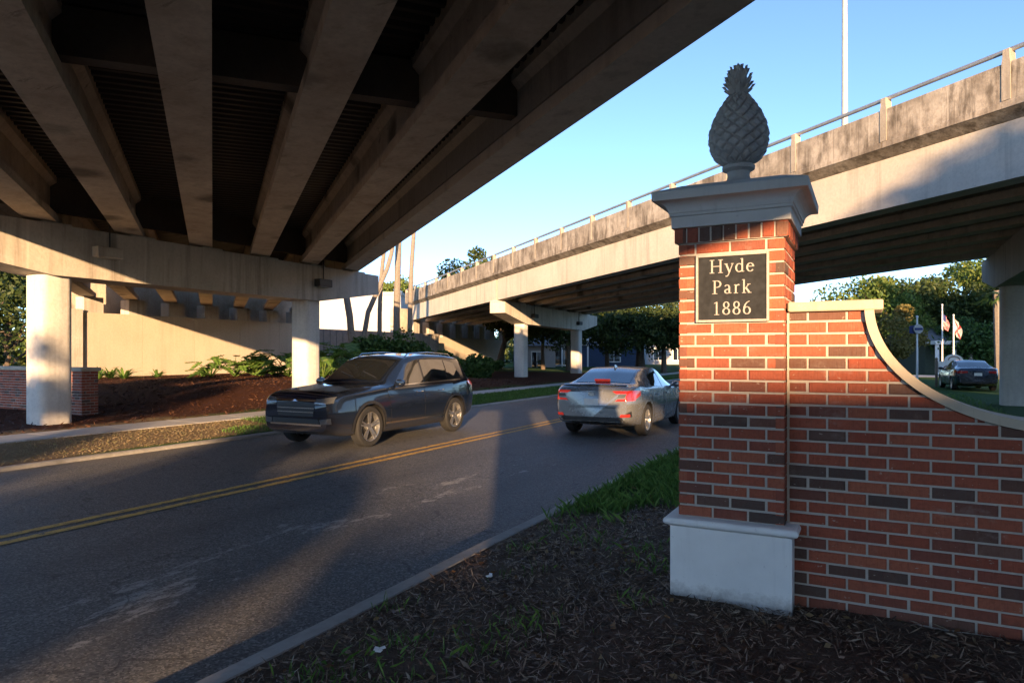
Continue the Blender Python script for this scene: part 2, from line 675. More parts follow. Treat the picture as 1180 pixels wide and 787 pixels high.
# ------------------------------------------------------------------ ground, road, kerbs, walks
xs = np.concatenate([np.linspace(-400, -60, 12), np.linspace(-56, -11.4, 60), [-11.25, -11.1, -11.0, -3.0, -2.9, -2.75], np.linspace(-2.6, 6, 60), np.linspace(7, 60, 20), np.linspace(80, 400, 8)])
ys = np.concatenate([np.linspace(-120, -6, 12), np.linspace(-5, 12, 110), np.linspace(12.5, 60, 70), np.linspace(65, 600, 16)])
g = MB()
rows = []
for yy in ys:
    row = []
    for xx in xs:
        zz = ground_z(xx, yy)
        if -2.6 <= xx < 6 and -5 < yy < 14:
            zz += .018 * math.sin(xx * 5.1 + yy * 3.3) * math.sin(yy * 4.7 - xx * 2.1) + rng.normal(0, .006)
        row.append((xx, yy, zz))
    rows.append(row)
g.grid(rows)
tag(g.build('ground', M['ground'], origin=(0, 0, 0), smooth_='all'), kind='structure')
rd = MB()
rd.grid([[(x, y, .002 * math.cos((x + 7) * .6)) for x in np.linspace(-11.12, -2.88, 9)] for y in np.linspace(-60, 260, 40)])
tag(rd.build('road', M['asphalt'], origin=(0, 0, 0)), kind='structure')
ln = MB()
for x0 in (-7.19, -6.94):
    ln.grid([[(x, y, .0075) for x in (x0, x0 + .12)] for y in np.linspace(-30, 200, 40)])
tag(ln.build('road_marking', M['yellow'], origin=(0, 0, 0)), kind='structure')


def kerb(x_face, side, name):
    k = MB()
    prof = [(0, -.2), (0, .085), (.03, .12), (.155, .128), (.165, .11), (.165, -.2)] if side > 0 else [(0, -.2), (0, .03), (.03, .055), (.11, .062), (.12, .05), (.12, -.2)]
    rings = []
    for y in np.concatenate([np.arange(-8, 40, .5), np.arange(40, 200, 10)]):
        j = .006 * math.sin(y * 2.3) + rng.normal(0, .002)
        rings.append([(x_face + side * (p[0] + j), y, p[1] + rng.normal(0, .0015)) for p in prof])
    k.quadstrip(rings)
    return tag(k.build(name, M['kerb'], origin=(0, 0, 0)), kind='structure')


kerb(-2.9, 1, 'kerb')
kerb(-11.1, -1, 'kerb')
sw = MB()
prev = None
for y in np.arange(-6, 70, 1.5):
    x0, x1 = -13.45, -14.65
    y1 = y + 1.485
    sw.box(x1, x0, y, y1, .0, .145)
tag(sw.build('sidewalk', M['walk'], origin=(0, 0, 0)), kind='structure')
pth = MB()
pth.grid([[(x, y, .02) for x in (3.0, 60)] for y in (58, 64)])
tag(pth.build('path', M['walk'], origin=(0, 0, 0)), kind='structure')

# ------------------------------------------------------------------ bridges
DX, DY = -.779, .627          # direction of the decks
NX, NY = .627, .779
GP = [(-.28, 0), (.28, 0), (.28, .18), (.09, .37), (.09, .85), (.2, .965), (.2, 1.143), (-.2, 1.143), (-.2, .965), (-.09, .85), (-.09, .37), (-.28, .18)]


class Bridge:
    def __init__(s, Xp, Yc, z0, cs, sp, g, pier_dy=0.0):
        s.Xp, s.Yc, s.z0, s.cs, s.sp, s.g, s.pier_dy = Xp, Yc, z0, cs, sp, g, pier_dy

    def t_at(s, X, o):
        return (s.Xp - X + NX * o) / .779

    def T(s, t, o, z):
        return Vector((s.Xp + DX * t + NX * o, s.Yc + DY * t + NY * o, s.z0 - s.g * t + s.cs * o + z))

    def X(s, X, o, z):
        return s.T(s.t_at(X, o), o, z)


def make_bridge(br, label, Xs, col_off, cap_z, detail, capdepth, ground_of):
    """Xs: abutment, far pier, near pier, end"""
    root = thing('overpass_bridge', br.T(0, 0, -br.z0), label, 'bridge', 'pair of parallel highway overpasses')
    offs = [(k - 3) * br.sp for k in range(7)]
    for si in range(len(Xs) - 1):
        xa, xb = Xs[si] + .06, Xs[si + 1] - .06
        for k, o in enumerate(offs):
            m = MB()
            gp = GP if k not in (0, 6) else [(-.28, 0), (.28, 0), (.28, .18), (.09, .37), (.09, .85), (.2, .965), (.2, 1.19), (-.28, 1.19)]
            if k == 6:
                gp = [(-a, z) for a, z in gp]
            m.quadstrip([[br.X(xx, o + p[0], p[1]) for p in gp] for xx in np.linspace(xa, xb, 12)])
            gd = m.build('girder', M['fascia'] if k in (0, 6) else M['girder'], root)
            if k in (0, 6):
                gd['label'] = 'smooth outer edge girder'
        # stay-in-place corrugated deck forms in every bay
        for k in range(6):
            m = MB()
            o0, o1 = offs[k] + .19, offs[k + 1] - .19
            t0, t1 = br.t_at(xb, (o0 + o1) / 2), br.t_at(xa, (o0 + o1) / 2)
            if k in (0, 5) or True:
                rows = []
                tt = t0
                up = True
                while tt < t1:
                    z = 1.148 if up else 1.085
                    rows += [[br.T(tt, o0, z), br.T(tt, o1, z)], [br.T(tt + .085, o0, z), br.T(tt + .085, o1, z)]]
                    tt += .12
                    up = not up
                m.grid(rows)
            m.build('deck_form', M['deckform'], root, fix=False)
        # cross diaphragms, square to the girders
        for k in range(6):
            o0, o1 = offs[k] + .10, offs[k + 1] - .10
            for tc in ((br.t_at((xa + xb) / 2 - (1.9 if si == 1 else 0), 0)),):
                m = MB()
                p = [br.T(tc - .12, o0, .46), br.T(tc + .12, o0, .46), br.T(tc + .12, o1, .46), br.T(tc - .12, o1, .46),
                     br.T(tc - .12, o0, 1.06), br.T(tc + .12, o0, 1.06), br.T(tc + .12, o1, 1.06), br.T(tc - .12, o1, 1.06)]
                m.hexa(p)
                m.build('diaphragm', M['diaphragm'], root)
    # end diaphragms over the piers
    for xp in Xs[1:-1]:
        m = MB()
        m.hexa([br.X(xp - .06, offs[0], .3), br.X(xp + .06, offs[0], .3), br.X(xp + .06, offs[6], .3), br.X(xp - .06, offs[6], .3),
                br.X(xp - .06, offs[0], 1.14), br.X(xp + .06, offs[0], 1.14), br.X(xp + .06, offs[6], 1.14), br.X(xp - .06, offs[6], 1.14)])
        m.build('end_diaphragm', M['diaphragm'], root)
    # deck slab, parapets, rails
    oe = offs[6] + .62
    x_end = Xs[-1]
    m = MB()
    sl = [(-oe + .02, 1.365), (-offs[6] - .29, 1.20), (offs[6] + .29, 1.20), (oe - .02, 1.365), (oe - .02, 1.56), (-oe + .02, 1.56)]
    sl = sl[:1] + [(-offs[6] - .29, 1.20), (-offs[6] + .27, 1.192), (offs[6] - .27, 1.192)] + sl[2:]
    m.quadstrip([[br.X(xx, p[0], p[1]) for p in sl] for xx in np.linspace(Xs[0], x_end, 40)])
    m.build('deck_slab', M['parapet'], root)
    for s_ in (-1, 1):
        pr = [(s_ * oe, 1.37), (s_ * oe, 1.50), (s_ * (oe - .012), 1.515), (s_ * (oe - .012), 2.25), (s_ * (oe - .03), 2.28), (s_ * (oe - .22), 2.28), (s_ * (oe - .25), 2.25), (s_ * (oe - .38), 1.60), (s_ * (oe - .38), 1.565), (s_ * (oe - .1), 1.565), (s_ * (oe - .1), 1.375)]
        m = MB()
        t0, t1 = br.t_at(x_end, s_ * oe), br.t_at(Xs[0], s_ * oe) + .5
        cuts = np.arange(t0, t1, 11.0)
        for i, ta in enumerate(cuts):
            tb = min(ta + 10.98, t1)
            m.quadstrip([[br.T(tt, p[0], p[1]) for p in pr] for tt in (ta, tb)])
        pp = m.build('parapet', M['parapet'], root)
        rl = MB()
        rl.quadstrip([[br.T(tt, s_ * (oe - .12) + .042 * math.cos(a), 2.55 + .05 * math.sin(a)) for a in np.linspace(0, 2 * math.pi, 11)[:-1]] for tt in np.linspace(t0, t1, 30)])
        rl.build('rail', M['railmetal'], root)
        if detail:
            for tp in np.arange(t0 + 2.70, t1, 2.75):
                q = MB()
                o1, o2 = s_ * (oe + .004), s_ * (oe - .2)
                f = lambda a, z: [br.T(tp - a, o1, z), br.T(tp + a, o1, z), br.T(tp + a, o2, z), br.T(tp - a, o2, z)]
                q.quadstrip([f(.085, 1.52), f(.085, 2.29), f(.07, 2.36), f(.06, 2.55)])
                q.build('rail_post', M['parapet_post'], root)
    # piers
    for xp in Xs[1:-1]:
        yc = br.Yc - .805 * (xp - br.Xp) + br.pier_dy
        yo = offs[6] / .779
        m = MB()
        ya, yb = yc - yo - 1.05, yc + yo + 1.05
        ca, cb = yc - col_off - .2, yc + col_off + .2
        zt = lambda y: br.X(xp, (y - yc + br.pier_dy) * .779, 0).z - .05
        pts = [(ya, .68), (ca, capdepth), (cb, capdepth), (yb, .68)]
        lo = [(y, zt(y) - d) for y, d in pts]
        prof = [(y, z) for y, z in lo] + [(yb, zt(yb)), (ya, zt(ya))]
        c_ = .025
        m.quadstrip([[(xp + hx, lerp(y, yc, c_ / 8 * (1 if abs(hx) > .49 else 0)), z) for y, z in prof] for hx in (-.5, .5)])
        for k, o in enumerate(offs):
            bp = br.X(xp, o, 0)
            m.box(xp - .46, xp + .46, bp.y - .32, bp.y + .32, zt(bp.y) - .02, br.X(xp, o, 0).z - .004)
        cap = m.build('pier_cap', M['concrete'], root)
        for s_ in (-1, 1):
            cy = yc + s_ * col_off
            m = MB()
            hb, rr = .355, .17
            ring = []
            for q, (sx, sy) in enumerate(((1, 1), (-1, 1), (-1, -1), (1, -1))):
                for a in np.linspace(0, math.pi / 2, 6):
                    an = a + q * math.pi / 2
                    ring.append((xp + sx * (hb - rr) + rr * math.cos(an), cy + sy * (hb - rr) + rr * math.sin(an)))
            zb = ground_of(xp, cy) - .15
            m.quadstrip([[(px, py, z) for px, py in ring] for z in (zb, zt(cy) - capdepth + .01)])
            m.build('column', M['col_concrete'], root, smooth_=True)
    return root


LB = Bridge(-16.3, 12.75, 4.6, .018, 1.57, .0225)
RB = Bridge(-18.9, 41.25, 4.727, .0, 1.68, .0175, .75)
lb_root = make_bridge(LB, 'overpass overhead at upper left, showing its dark underside of parallel concrete girders',
                      [-30.3, -16.3, 4.5, 26.0], 3.95, 0, True, 1.12, ground_z)
rb_root = make_bridge(RB, 'sunlit concrete overpass with stained parapet and metal rail crossing behind the brick pillar',
                      [-33.6, -18.9, 4.3, 26.0], 4.5, 0, True, 1.2, lambda x, y: -.05)


# abutments
def abutment(br, x, y0, y1, ztop, label, endpost):
    root = thing('abutment_wall', (x, (y0 + y1) / 2, 0), label, 'wall')
    m = MB()
    m.box(x - .7, x - .02, y0, y1, -.4, ztop - .01)
    nb = 5
    for k in range(nb):
        ya, yb = lerp(y0, y1, k / nb), lerp(y0, y1, (k + 1) / nb)
        m.box(x - .3, x, ya + (.012 if k else 0), yb, -.4, ztop)
    m.build('face_wall', M['wallpaint'], root)
    m = MB()
    m.box(x - 1.6, x - 1.3, y0 - .5, y1 + .5, -.4, br.X(x, 0, 0).z + 1.1)
    m.build('back_wall', M['girder'], root)
    for k in range(7):
        p = br.X(x - .45, (k - 3) * br.sp, 0)
        if not (y0 < p.y < y1):
            continue
        m = MB()
        m.box(x - .66, x - .04, p.y - .42, p.y + .42, ztop - .02, p.z - .02)
        m.build('bearing_pedestal', M['concrete'], root)
    if endpost:
        m = MB()
        m.box(x - 1.2, x + .14, y0 - .55, y0 - .005, -.4, ztop + .12)
        m.build('end_post', M['concrete'], root)
    return root


abutment(LB, -29.85, 17.4, 31.3, 3.5, 'long beige abutment wall with a diagonal sun edge, beneath the far end of the near overpass', True)
abutment(RB, -33.15, 45.6, 61.5, 3.15, 'shaded beige abutment wall beneath the far end of the sunlit overpass', False)
rw = MB()
for y in np.arange(31.9, 46.0, .6):
    rw.box(-31.0, -30.75, y, y + .30, -.2, 3.3)
    rw.box(-31.0, -30.80, y + .30, y + .60, -.2, 3.3)
tag(rw.build('ribbed_wall', plain('ribbed_wall_paint', (.30, .265, .235), .85)), 'grey brown ribbed barrier wall behind the palm trunks and white building side', 'wall')

# cap lights
def box_light(p, label):
    root = thing('flood_light', p, label, 'light fixture', 'box lights on the pier caps')
    m = MB()
    m.box(p[0], p[0] + .24, p[1] - .30, p[1] + .30, p[2] - .12, p[2] + .12, ch=.015)
    m.build('housing', M['concrete'] if label.startswith('pale') else M['blacksteel'], root)
    m = MB()
    m.box(p[0] + .04, p[0] + .2, p[1] - .25, p[1] + .25, p[2] - .135, p[2] - .118)
    m.build('lens', plain('lens_glass', (.3, .3, .28), .2), root)
    m = MB()
    m.tube([(p[0] + .03, p[1] + .1, p[2] + .12), (p[0] + .03, p[1] + .1, p[2] + .75)], .018, 6)
    m.build('conduit', M['blacksteel'], root)


box_light((-15.8, 9.75, 4.05), 'pale box light in the sun on the pier cap above the left square column')
box_light((-15.8, 16.85, 4.0), 'dark box light hanging near the right end of the near overpass pier cap')
box_light((-18.4, 38.2, 4.05), 'dark box light on the sunlit stripe of the far pier cap')
box_light((-18.4, 45.6, 3.9), 'dark box light at the shaded right end of the far pier cap')
box_light((4.8, 30.1, 4.6), 'dark box light on the pier cap at the right edge, above the parked car')

# ------------------------------------------------------------------ brick pillar and wall
BW, BH = .2033, .06925
PX0, PX1, PY = -1.03, -.42, 4.2       # brick shaft
Z0 = .711
pil = thing('brick_pillar', ((PX0 + PX1) / 2, PY + .305, .23), 'tall red brick gate pillar with dark name plaque, white plinth and grey moulded cap', 'pillar')


def one_brick(m, P, a0, a1, z0, z1, out=.0, ztop=None):
    """P(a, depth, z): a runs along the face, depth into the wall"""
    c = .004
    d0 = -out
    j = lambda: rng.normal(0, .0014)
    dz = rng.normal(0, .0018)
    c += abs(rng.normal(0, .0015))
    if ztop is None:
        front = [(a0 + c + j(), z0 + c + j()), (a1 - c + j(), z0 + c + j()), (a1 - c + j(), z1 - c + j()), (a0 + c + j(), z1 - c + j())]
        rim = [(a0, z0), (a1, z0), (a1, z1), (a0, z1)]
    else:
        n = 7
        aa = np.linspace(a0, a1, n)
        tops = [min(z1, ztop(q)) for q in aa]
        keep = [(q, tz) for q, tz in zip(aa, tops) if tz > z0 + .004]
        if len(keep) < 2:
            return
        rim = [(keep[0][0], z0), (keep[-1][0], z0)] + [(q, tz) for q, tz in reversed(keep)]
        front = [(q + (c if i in (0, len(rim) - 1) else -c if i in (1, 2) else 0), tz + (c if i < 2 else -c)) for i, (q, tz) in enumerate(rim)]
    r0 = [P(q, .05, z) for q, z in rim]
    r1 = [P(q, d0 + c + dz, z) for q, z in rim]
    r2 = [P(q, d0 + dz, z) for q, z in front]
    m.quadstrip([r0, r1, r2])


def brick_face(m, P, length, z0, z1, start_half, ztop=None, bh=BH, bw=BW, joint=.0118):
    z = z0
    row = 0
    while z < z1 - .02:
        a = 0.0 if (row % 2 == 0) ^ start_half else -bw / 2
        while a < length - .01:
            b0, b1 = max(0, a) + (joint / 2 if a > 0 else 0), min(length, a + bw) - (joint / 2 if a + bw < length - .01 else 0)
            if b1 - b0 > .02:
                one_brick(m, P, b0, b1, z + joint / 2, min(z + bh, z1) - joint / 2, ztop=ztop)
            a += bw
        z += bh
        row += 1


ZS = 2.373
sh = MB()
W_ = PX1 - PX0
brick_face(sh, lambda a, d, z: (PX0 + a, PY + d, z), W_, Z0, ZS, False)
brick_face(sh, lambda a, d, z: (PX1 - d, PY + a, z), W_, Z0, ZS, True)
brick_face(sh, lambda a, d, z: (PX0 + d, PY + W_ - a, z), W_, Z0, ZS, True)
brick_face(sh, lambda a, d, z: (PX1 - a, PY + W_ - d, z), W_, Z0, ZS, False)
# soldier / rowlock course, slightly proud
so = .02
for P, L in ((lambda a, d, z: (PX0 - so + a, PY - so + d, z), W_ + 2 * so), (lambda a, d, z: (PX1 + so - d, PY - so + a, z), W_ + 2 * so),
             (lambda a, d, z: (PX0 - so + d, PY + W_ + so - a, z), W_ + 2 * so), (lambda a, d, z: (PX1 + so - a, PY + W_ + so - d, z), W_ + 2 * so)):
    n = 9
    for i in range(n):
        one_brick(sh, P, L * i / n + (.004 if i else 0), L * (i + 1) / n - (.004 if i < n - 1 else 0), ZS + .004, 2.466)
shaft = sh.build('brick_shaft', M['brick'], pil)
mo = MB()
mi_ = .0065
mo.box(PX0 + mi_, PX1 - mi_, PY + mi_, PY + W_ - mi_, Z0 - .02, ZS + .003)
mo.box(PX0 - so + mi_, PX1 + so - mi_, PY - so + mi_, PY + W_ + so - mi_, ZS + .002, 2.467)
mo.build('mortar_core', M['mortar'], pil)


def sq_rings(m, prof):
    """square mouldings: list of (overhang, z)"""
    m.quadstrip([[(PX0 - o, PY - o, z), (PX1 + o, PY - o, z), (PX1 + o, PY + W_ + o, z), (PX0 - o, PY + W_ + o, z)] for o, z in prof])


b = MB()
sq_rings(b, [(.042, .05), (.042, .66), (.045, .662)])
b.build('plinth', M['basewhite'], pil)
b = MB()
sq_rings(b, [(.05, .655)] + [(.052 + .026 * math.cos(a), .686 + .024 * math.sin(a)) for a in np.linspace(-1.4, 1.4, 9)] + [(.0, .7125)])
b.build('plinth_moulding', M['basewhite'], pil, smooth_=True)
b = MB()
cy = [(.052 + .075 * (1 - math.cos(a)), 2.562 + .062 * math.sin(a)) for a in np.linspace(0, math.pi / 2, 8)]
sq_rings(b, [(.0, 2.467), (.036, 2.468), (.036, 2.535), (.046, 2.539), (.046, 2.556), (.052, 2.558)] + cy + [(.132, 2.626), (.134, 2.676), (.128, 2.682), (-.02, 2.735), (-.10, 2.745)])
b.build('moulded_cap', M['capgrey'], pil, smooth_=False)
# plaque
pl = MB()
pa, pb, pz0, pz1 = -.921, -.503, 1.89, 2.295
pl.box(pa + .014, pb - .014, PY - .016, PY + .02, pz0 + .014, pz1 - .014)
plaque = pl.build('name_plaque', M['plaque'], pil)
fr = MB()
for q in ((pa, pa + .0145, pz0, pz1), (pb - .0145, pb, pz0, pz1), (pa + .0145, pb - .0145, pz0, pz0 + .0145), (pa + .0145, pb - .0145, pz1 - .0145, pz1)):
    fr.box(q[0], q[1], PY - .026, PY + .021, q[2], q[3], ch=.002)
fr.build('plaque_frame', M['plaquetrim'], plaque)

# lettering: stroked serif glyphs, unit cap height
TH, TN = .118, .048


def arc(cx, cy, rx, ry, a0, a1, n=22, thin=TN, thick=TH, rot=0):
    out = []
    for a in np.linspace(R(a0), R(a1), n):
        w = thin + (thick - thin) * abs(math.cos(a - rot)) ** 1.4
        out.append((cx + rx * math.cos(a), cy + ry * math.sin(a), w))
    return out


def bar(x0, y0, x1, y1, w, w2=None):
    return [(x0, y0, w), (x1, y1, w if w2 is None else w2)]


def serif(x, y, l=.16, w=.045):
    return [(x - l, y, w), (x + l, y, w)]


s2 = .0225
GL = {
    'H': (.92, [bar(.17, 0, .17, 1, TH), bar(.75, 0, .75, 1, TH), bar(.17, .51, .75, .51, .06), serif(.17, s2), serif(.17, 1 - s2), serif(.75, s2), serif(.75, 1 - s2)]),
    'y': (.60, [bar(.10, .66, .33, .02, .115, .12), [(.54, .66, .045), (.33, .05, .06), (.24, -.18, .06), (.16, -.26, .07), (.07, -.25, .09)], serif(.09, .655, .11), serif(.52, .655, .09)]),
    'd': (.62, [arc(.27, .325, .205, .30, 55, 305), bar(.47, .02, .47, 1.0, .105), [(.34, .97, .04), (.47, .99, .05)], [(.47, .03, .05), (.60, .05, .04)], [(.36, .58, .05), (.47, .52, .06)], [(.38, .08, .05), (.47, .14, .05)]]),
    'e': (.54, [arc(.27, .325, .205, .30, 8, 325), bar(.09, .385, .47, .385, .05)]),
    'P': (.68, [bar(.17, 0, .17, 1, TH), arc(.30, .735, .26, .24, -95, 95), bar(.17, .975, .32, .975, .05), bar(.17, .495, .30, .495, .05), serif(.17, s2, .17), serif(.15, 1 - s2, .13)]),
    'a': (.54, [arc(.235, .17, .155, .145, 60, 300, thick=.11), [(.08, .54, .09), (.12, .61, .06), (.22, .645, .05), (.32, .60, .08), (.37, .48, .105), (.37, .12, .105), (.41, .03, .07), (.52, .06, .035)], [(.37, .40, .04), (.26, .34, .05), (.17, .285, .06)], [(.28, .04, .05), (.37, .12, .05)]]),
    'r': (.44, [bar(.15, 0, .15, .63, .105), [(.15, .48, .05), (.24, .60, .07), (.33, .635, .09), (.39, .60, .09)], serif(.16, s2, .14), [(.03, .61, .04), (.15, .635, .05)]]),
    'k': (.64, [bar(.15, 0, .15, 1.0, .105), [(.02, .97, .04), (.15, .99, .05)], bar(.17, .28, .46, .62, .055), bar(.27, .40, .50, .03, .12), serif(.15, s2, .13), serif(.52, s2, .12), serif(.47, .64, .11)]),
    '1': (.56, [bar(.30, 0, .30, .97, .105), [(.12, .86, .04), (.22, .91, .05), (.30, .96, .06)], serif(.30, s2, .17)]),
    '8': (.58, [arc(.28, .735, .165, .215, 0, 360, 30, thick=.105), arc(.28, .255, .205, .225, 0, 360, 30, thick=.115)]),
    '6': (.58, [arc(.28, .29, .20, .26, 0, 360, 30, thick=.115), [(.08, .31, .115), (.10, .52, .105), (.18, .74, .085), (.30, .89, .065), (.46, .965, .04)]]),
}


def ribbon(m, pts, X, Zb, sc, depth):
    P = [Vector((p[0], p[1], 0)) for p in pts]
    L, Rr = [], []
    for i, p in enumerate(P):
        t = (P[min(i + 1, len(P) - 1)] - P[max(0, i - 1)])
        if t.length < 1e-6:
            t = Vector((1, 0, 0))
        t.normalize()
        nrm = Vector((-t.y, t.x, 0)) * pts[i][2] / 2
        L.append(p + nrm)
        Rr.append(p - nrm)
    yf = PY - .016
    f = lambda q, y: (X + q.x * sc * 1.07, y, Zb + q.y * sc)
    m.quadstrip([[f(L[i], yf + .002), f(Rr[i], yf + .002), f(Rr[i], yf - depth), f(L[i], yf - depth)] for i in range(len(P))])


kk = 0
for text, yb in (('Hyde', 2.182), ('Park', 2.058), ('1886', 1.933)):
    sc, XS = .080, 1.07
    wd = sum(GL[ch][0] for ch in text) * sc * XS + .009 * (len(text) - 1)
    x = (pa + pb) / 2 - wd / 2
    for ch in text:
        m = MB()
        for stroke in GL[ch][1]:
            kk += 1
            ribbon(m, stroke, x, yb, sc, .004 + .0003 * (kk % 7))
        x += GL[ch][0] * sc * XS + .009
        lo = m.build('letter', M['plaquetrim'], plaque)

# pineapple finial
fc = ((PX0 + PX1) / 2, PY + W_ / 2)
b = MB()
b.lathe([(.14, 2.74), (.14, 2.765), (.105, 2.775), (.075, 2.80), (.066, 2.825), (.07, 2.85), (.098, 2.865), (.10, 2.885), (.08, 2.90), (.06, 2.91)], (fc[0], fc[1], 0), 40)
fin = b.build('pineapple_finial', M['pinegrey'], pil, smooth_=True)
prof = [(0, .07), (.03, .105), (.08, .132), (.15, .150), (.24, .163), (.33, .171), (.45, .172), (.60, .155), (.75, .124), (.88, .090), (1, .054)]
pz, pr_ = [p[0] for p in prof], [p[1] for p in prof]
rows = []
n_t, n_z = 168, 130
for i in range(n_z + 1):
    h = i / n_z
    ring = []
    # smooth radius
    rad = sum(interp(h + dd, pz, pr_) for dd in (-.04, -.02, 0, .02, .04)) / 5 if .03 < h < .97 else interp(h, pz, pr_)
    for j in range(n_t):
        th = 2 * math.pi * j / n_t
        a_, b_ = 12 * th + h * 38, 12 * th - h * 38
        f = min(abs(math.sin(a_ / 2 * 1.0)), abs(math.sin(b_ / 2 * 1.0)))
        bumpv = .028 * min(1, f * 2.2) ** .5 + .006 * f * min(1, 6 * h) * min(1, 5 * (1 - h)) * min(1, rad / .1)
        rr = rad - .020 + bumpv + .003 * math.sin(31 * th + 50 * h) * math.sin(44 * h)
        ring.append((fc[0] + rr * math.cos(th), fc[1] + rr * math.sin(th), 2.895 + .445 * h))
    rows.append(ring)
b = MB()
b.quadstrip(rows)
b.build('fruit', M['pinegrey'], fin, smooth_='all')
b = MB()
for layer, (nl, rb_, h0, ln_, tip) in enumerate(((9, .058, 3.325, .070, .062), (9, .056, 3.350, .080, .055), (8, .052, 3.38, .088, .046), (7, .042, 3.415, .095, .034), (4, .018, 3.45, .085, .010))):
    for i in range(nl):
        a = 2 * math.pi * (i + .5 * (layer % 2)) / nl + rng.normal(0, .05)
        dr, dt = Vector((math.cos(a), math.sin(a), 0)), Vector((-math.sin(a), math.cos(a), 0))
        c0 = Vector((fc[0], fc[1], h0))
        w = .021
        rings = []
        for t, ww, rr in ((0, .8, rb_ * .75), (.45, 1.0, rb_ * 1.0), (.8, .62, rb_ + (tip) * .45), (1, .08, rb_ + tip * .62)):
            p = c0 + dr * rr + Vector((0, 0, ln_ * t))
            rings.append([p + dt * w * ww, p + dr * .008, p - dt * w * ww, p - dr * .012])
        b.quadstrip(rings)
b.lathe([(.052, 3.32), (.062, 3.40), (.04, 3.50)], (fc[0], fc[1], 0), 12)
b.build('leaf_crown', M['pinegrey'], fin, smooth_=True)

# brick garden wall with swept coping
WY = PY + .10
wx0 = PX1 + .012


def sweep(X):
    q = .9 - X
    if q <= 0:
        return 1.298
    if q >= .915:
        return 1.968
    return 1.968 - .67 * math.sqrt(max(0, 1 - (q / .915) ** 2))


def wall_top(X):
    return 1.944 if X < -.012 else min(1.944, sweep(X))


wl = thing('brick_wall', (wx0, WY, .23), 'low red brick garden wall with a swept down cream coping, joined to the gate pillar', 'wall')
b = MB()
WL = 4.4
brick_face(b, lambda a, d, z: (wx0 + a, WY + d, z), WL, Z0 - BH * 9, 2.0, True, ztop=lambda a: wall_top(wx0 + a) - .002)
b.build('brickwork', M['brick'], wl)
b = MB()
xs_ = np.concatenate([[wx0, -.013], np.linspace(-.011, .9, 40), [wx0 + WL]])
front = [(x, WY + .0065, wall_top(x) - .006) for x in xs_]
rings = [[(x, WY + .0065, .05), (x, WY + .28, .05), (x, WY + .28, wall_top(x) - .006), (x, WY + .0065, wall_top(x) - .006)] for x in xs_]
b.quadstrip(rings)
b.build('mortar_core', M['mortar'], wl)
b = MB()
b.box(PX1 + .001, wx0 + .004, WY + .003, WY + .08, .6, 1.944)
b.build('mortar_bead', M['mortar'], wl)
b = MB()
b.box(wx0 - .004, .078, WY - .035, WY + .32, 1.945, 2.002, ch=.006)
b.build('straight_coping', M['coping'], wl)
b = MB()
rings = []
cx_, n_ = .9, 44
for i in range(n_):
    th = R(2) + (math.pi / 2 - R(2)) * i / (n_ - 1)
    ex, ez = cx_ - .915 * math.cos(th), 1.968 - .67 * math.sin(th)
    nx, nz = math.cos(th) / .915, math.sin(th) / .67
    l = math.hypot(nx, nz)
    nx, nz = nx / l, nz / l
    if i == 0:
        nx, nz = 1, 0
    rings.append([(ex, WY - .035, min(ez, 1.944)), (ex + nx * .048, WY - .035, min(1.944, ez + nz * .048)), (ex + nx * .048, WY + .32, min(1.944, ez + nz * .048)), (ex, WY + .32, min(ez, 1.944))])
rings.append([(wx0 + WL, WY - .035, 1.298), (wx0 + WL, WY - .035, 1.346), (wx0 + WL, WY + .32, 1.346), (wx0 + WL, WY + .32, 1.298)])
b.quadstrip(rings)
b.build('swept_coping', M['coping'], wl, smooth_=True)

# the matching low brick wall on the other side of the road, behind the left column
lw = thing('brick_wall', (-20.5, 10.3, .2), 'low red brick wall with pale coping behind the left square column', 'wall')
b = MB()
brick_face(b, lambda a, d, z: (-16.95 - a, 9.9 + d, z), 7.5, .1, 1.28, False)
brick_face(b, lambda a, d, z: (-16.95 - d, 9.9 + a, z), .4, .1, 1.28, False)
b.build('brickwork', M['brick'], lw)
b = MB()
b.box(-24.45, -16.957, 9.907, 10.3, .0, 1.28)
b.build('mortar_core', M['mortar'], lw)
b = MB()
b.box(-24.5, -16.9, 9.85, 10.35, 1.281, 1.37, ch=.01)
b.build('coping', M['coping'], lw)

# ------------------------------------------------------------------ vehicles
def m_paint(name, c, metal=.55, rough=.28):
    t = NT(name)
    dust = t.noise(5, 5, .6, t.pos(True))
    z = t.xyz(t.pos(True))[2]
    low = t.mask(t.math('ADD', z, t.math('MULTIPLY', dust, .25)), .62, .30)
    col = t.mix(t.math('MULTIPLY', low, .22), c, (.12, .105, .085))
    t.base(col, t.math('ADD', t.math('MULTIPLY', dust, .10), rough), metal, .5, .8)
    return t.mat


def m_glass(name, c):
    t = NT(name)
    t.base(c, .03, 0, .9)
    t.b.inputs['IOR'].default_value = 1.9
    t.b.inputs['Coat Weight'].default_value = .6
    t.b.inputs['Coat Roughness'].default_value = .02
    return t.mat


M['glass'] = m_glass('tinted_car_glass', (.012, .014, .016))
M['tyre'] = plain('tyre_rubber', (.014, .014, .014), .85, scale=20)
M['rim'] = plain('alloy_rim', (.55, .55, .55), .28, .9, var=.05)
M['chrome'] = plain('chrome_trim', (.70, .70, .70), .15, 1.0, var=.03)
M['black'] = plain('black_plastic', (.018, .018, .019), .5, spec=.4)
M['lamp'] = plain('headlamp_lens', (.20, .21, .22), .06, .6, var=.05)
M['plate'] = plain('licence_plate', (.75, .75, .72), .45, var=.08)


def m_tail(name, emit):
    t = NT(name)
    t.base((.42, .018, .014), .12, 0, .6, .6)
    if emit:
        t.b.inputs['Emission Color'].default_value = (1.0, .06, .03, 1)
        t.b.inputs['Emission Strength'].default_value = emit
    return t.mat


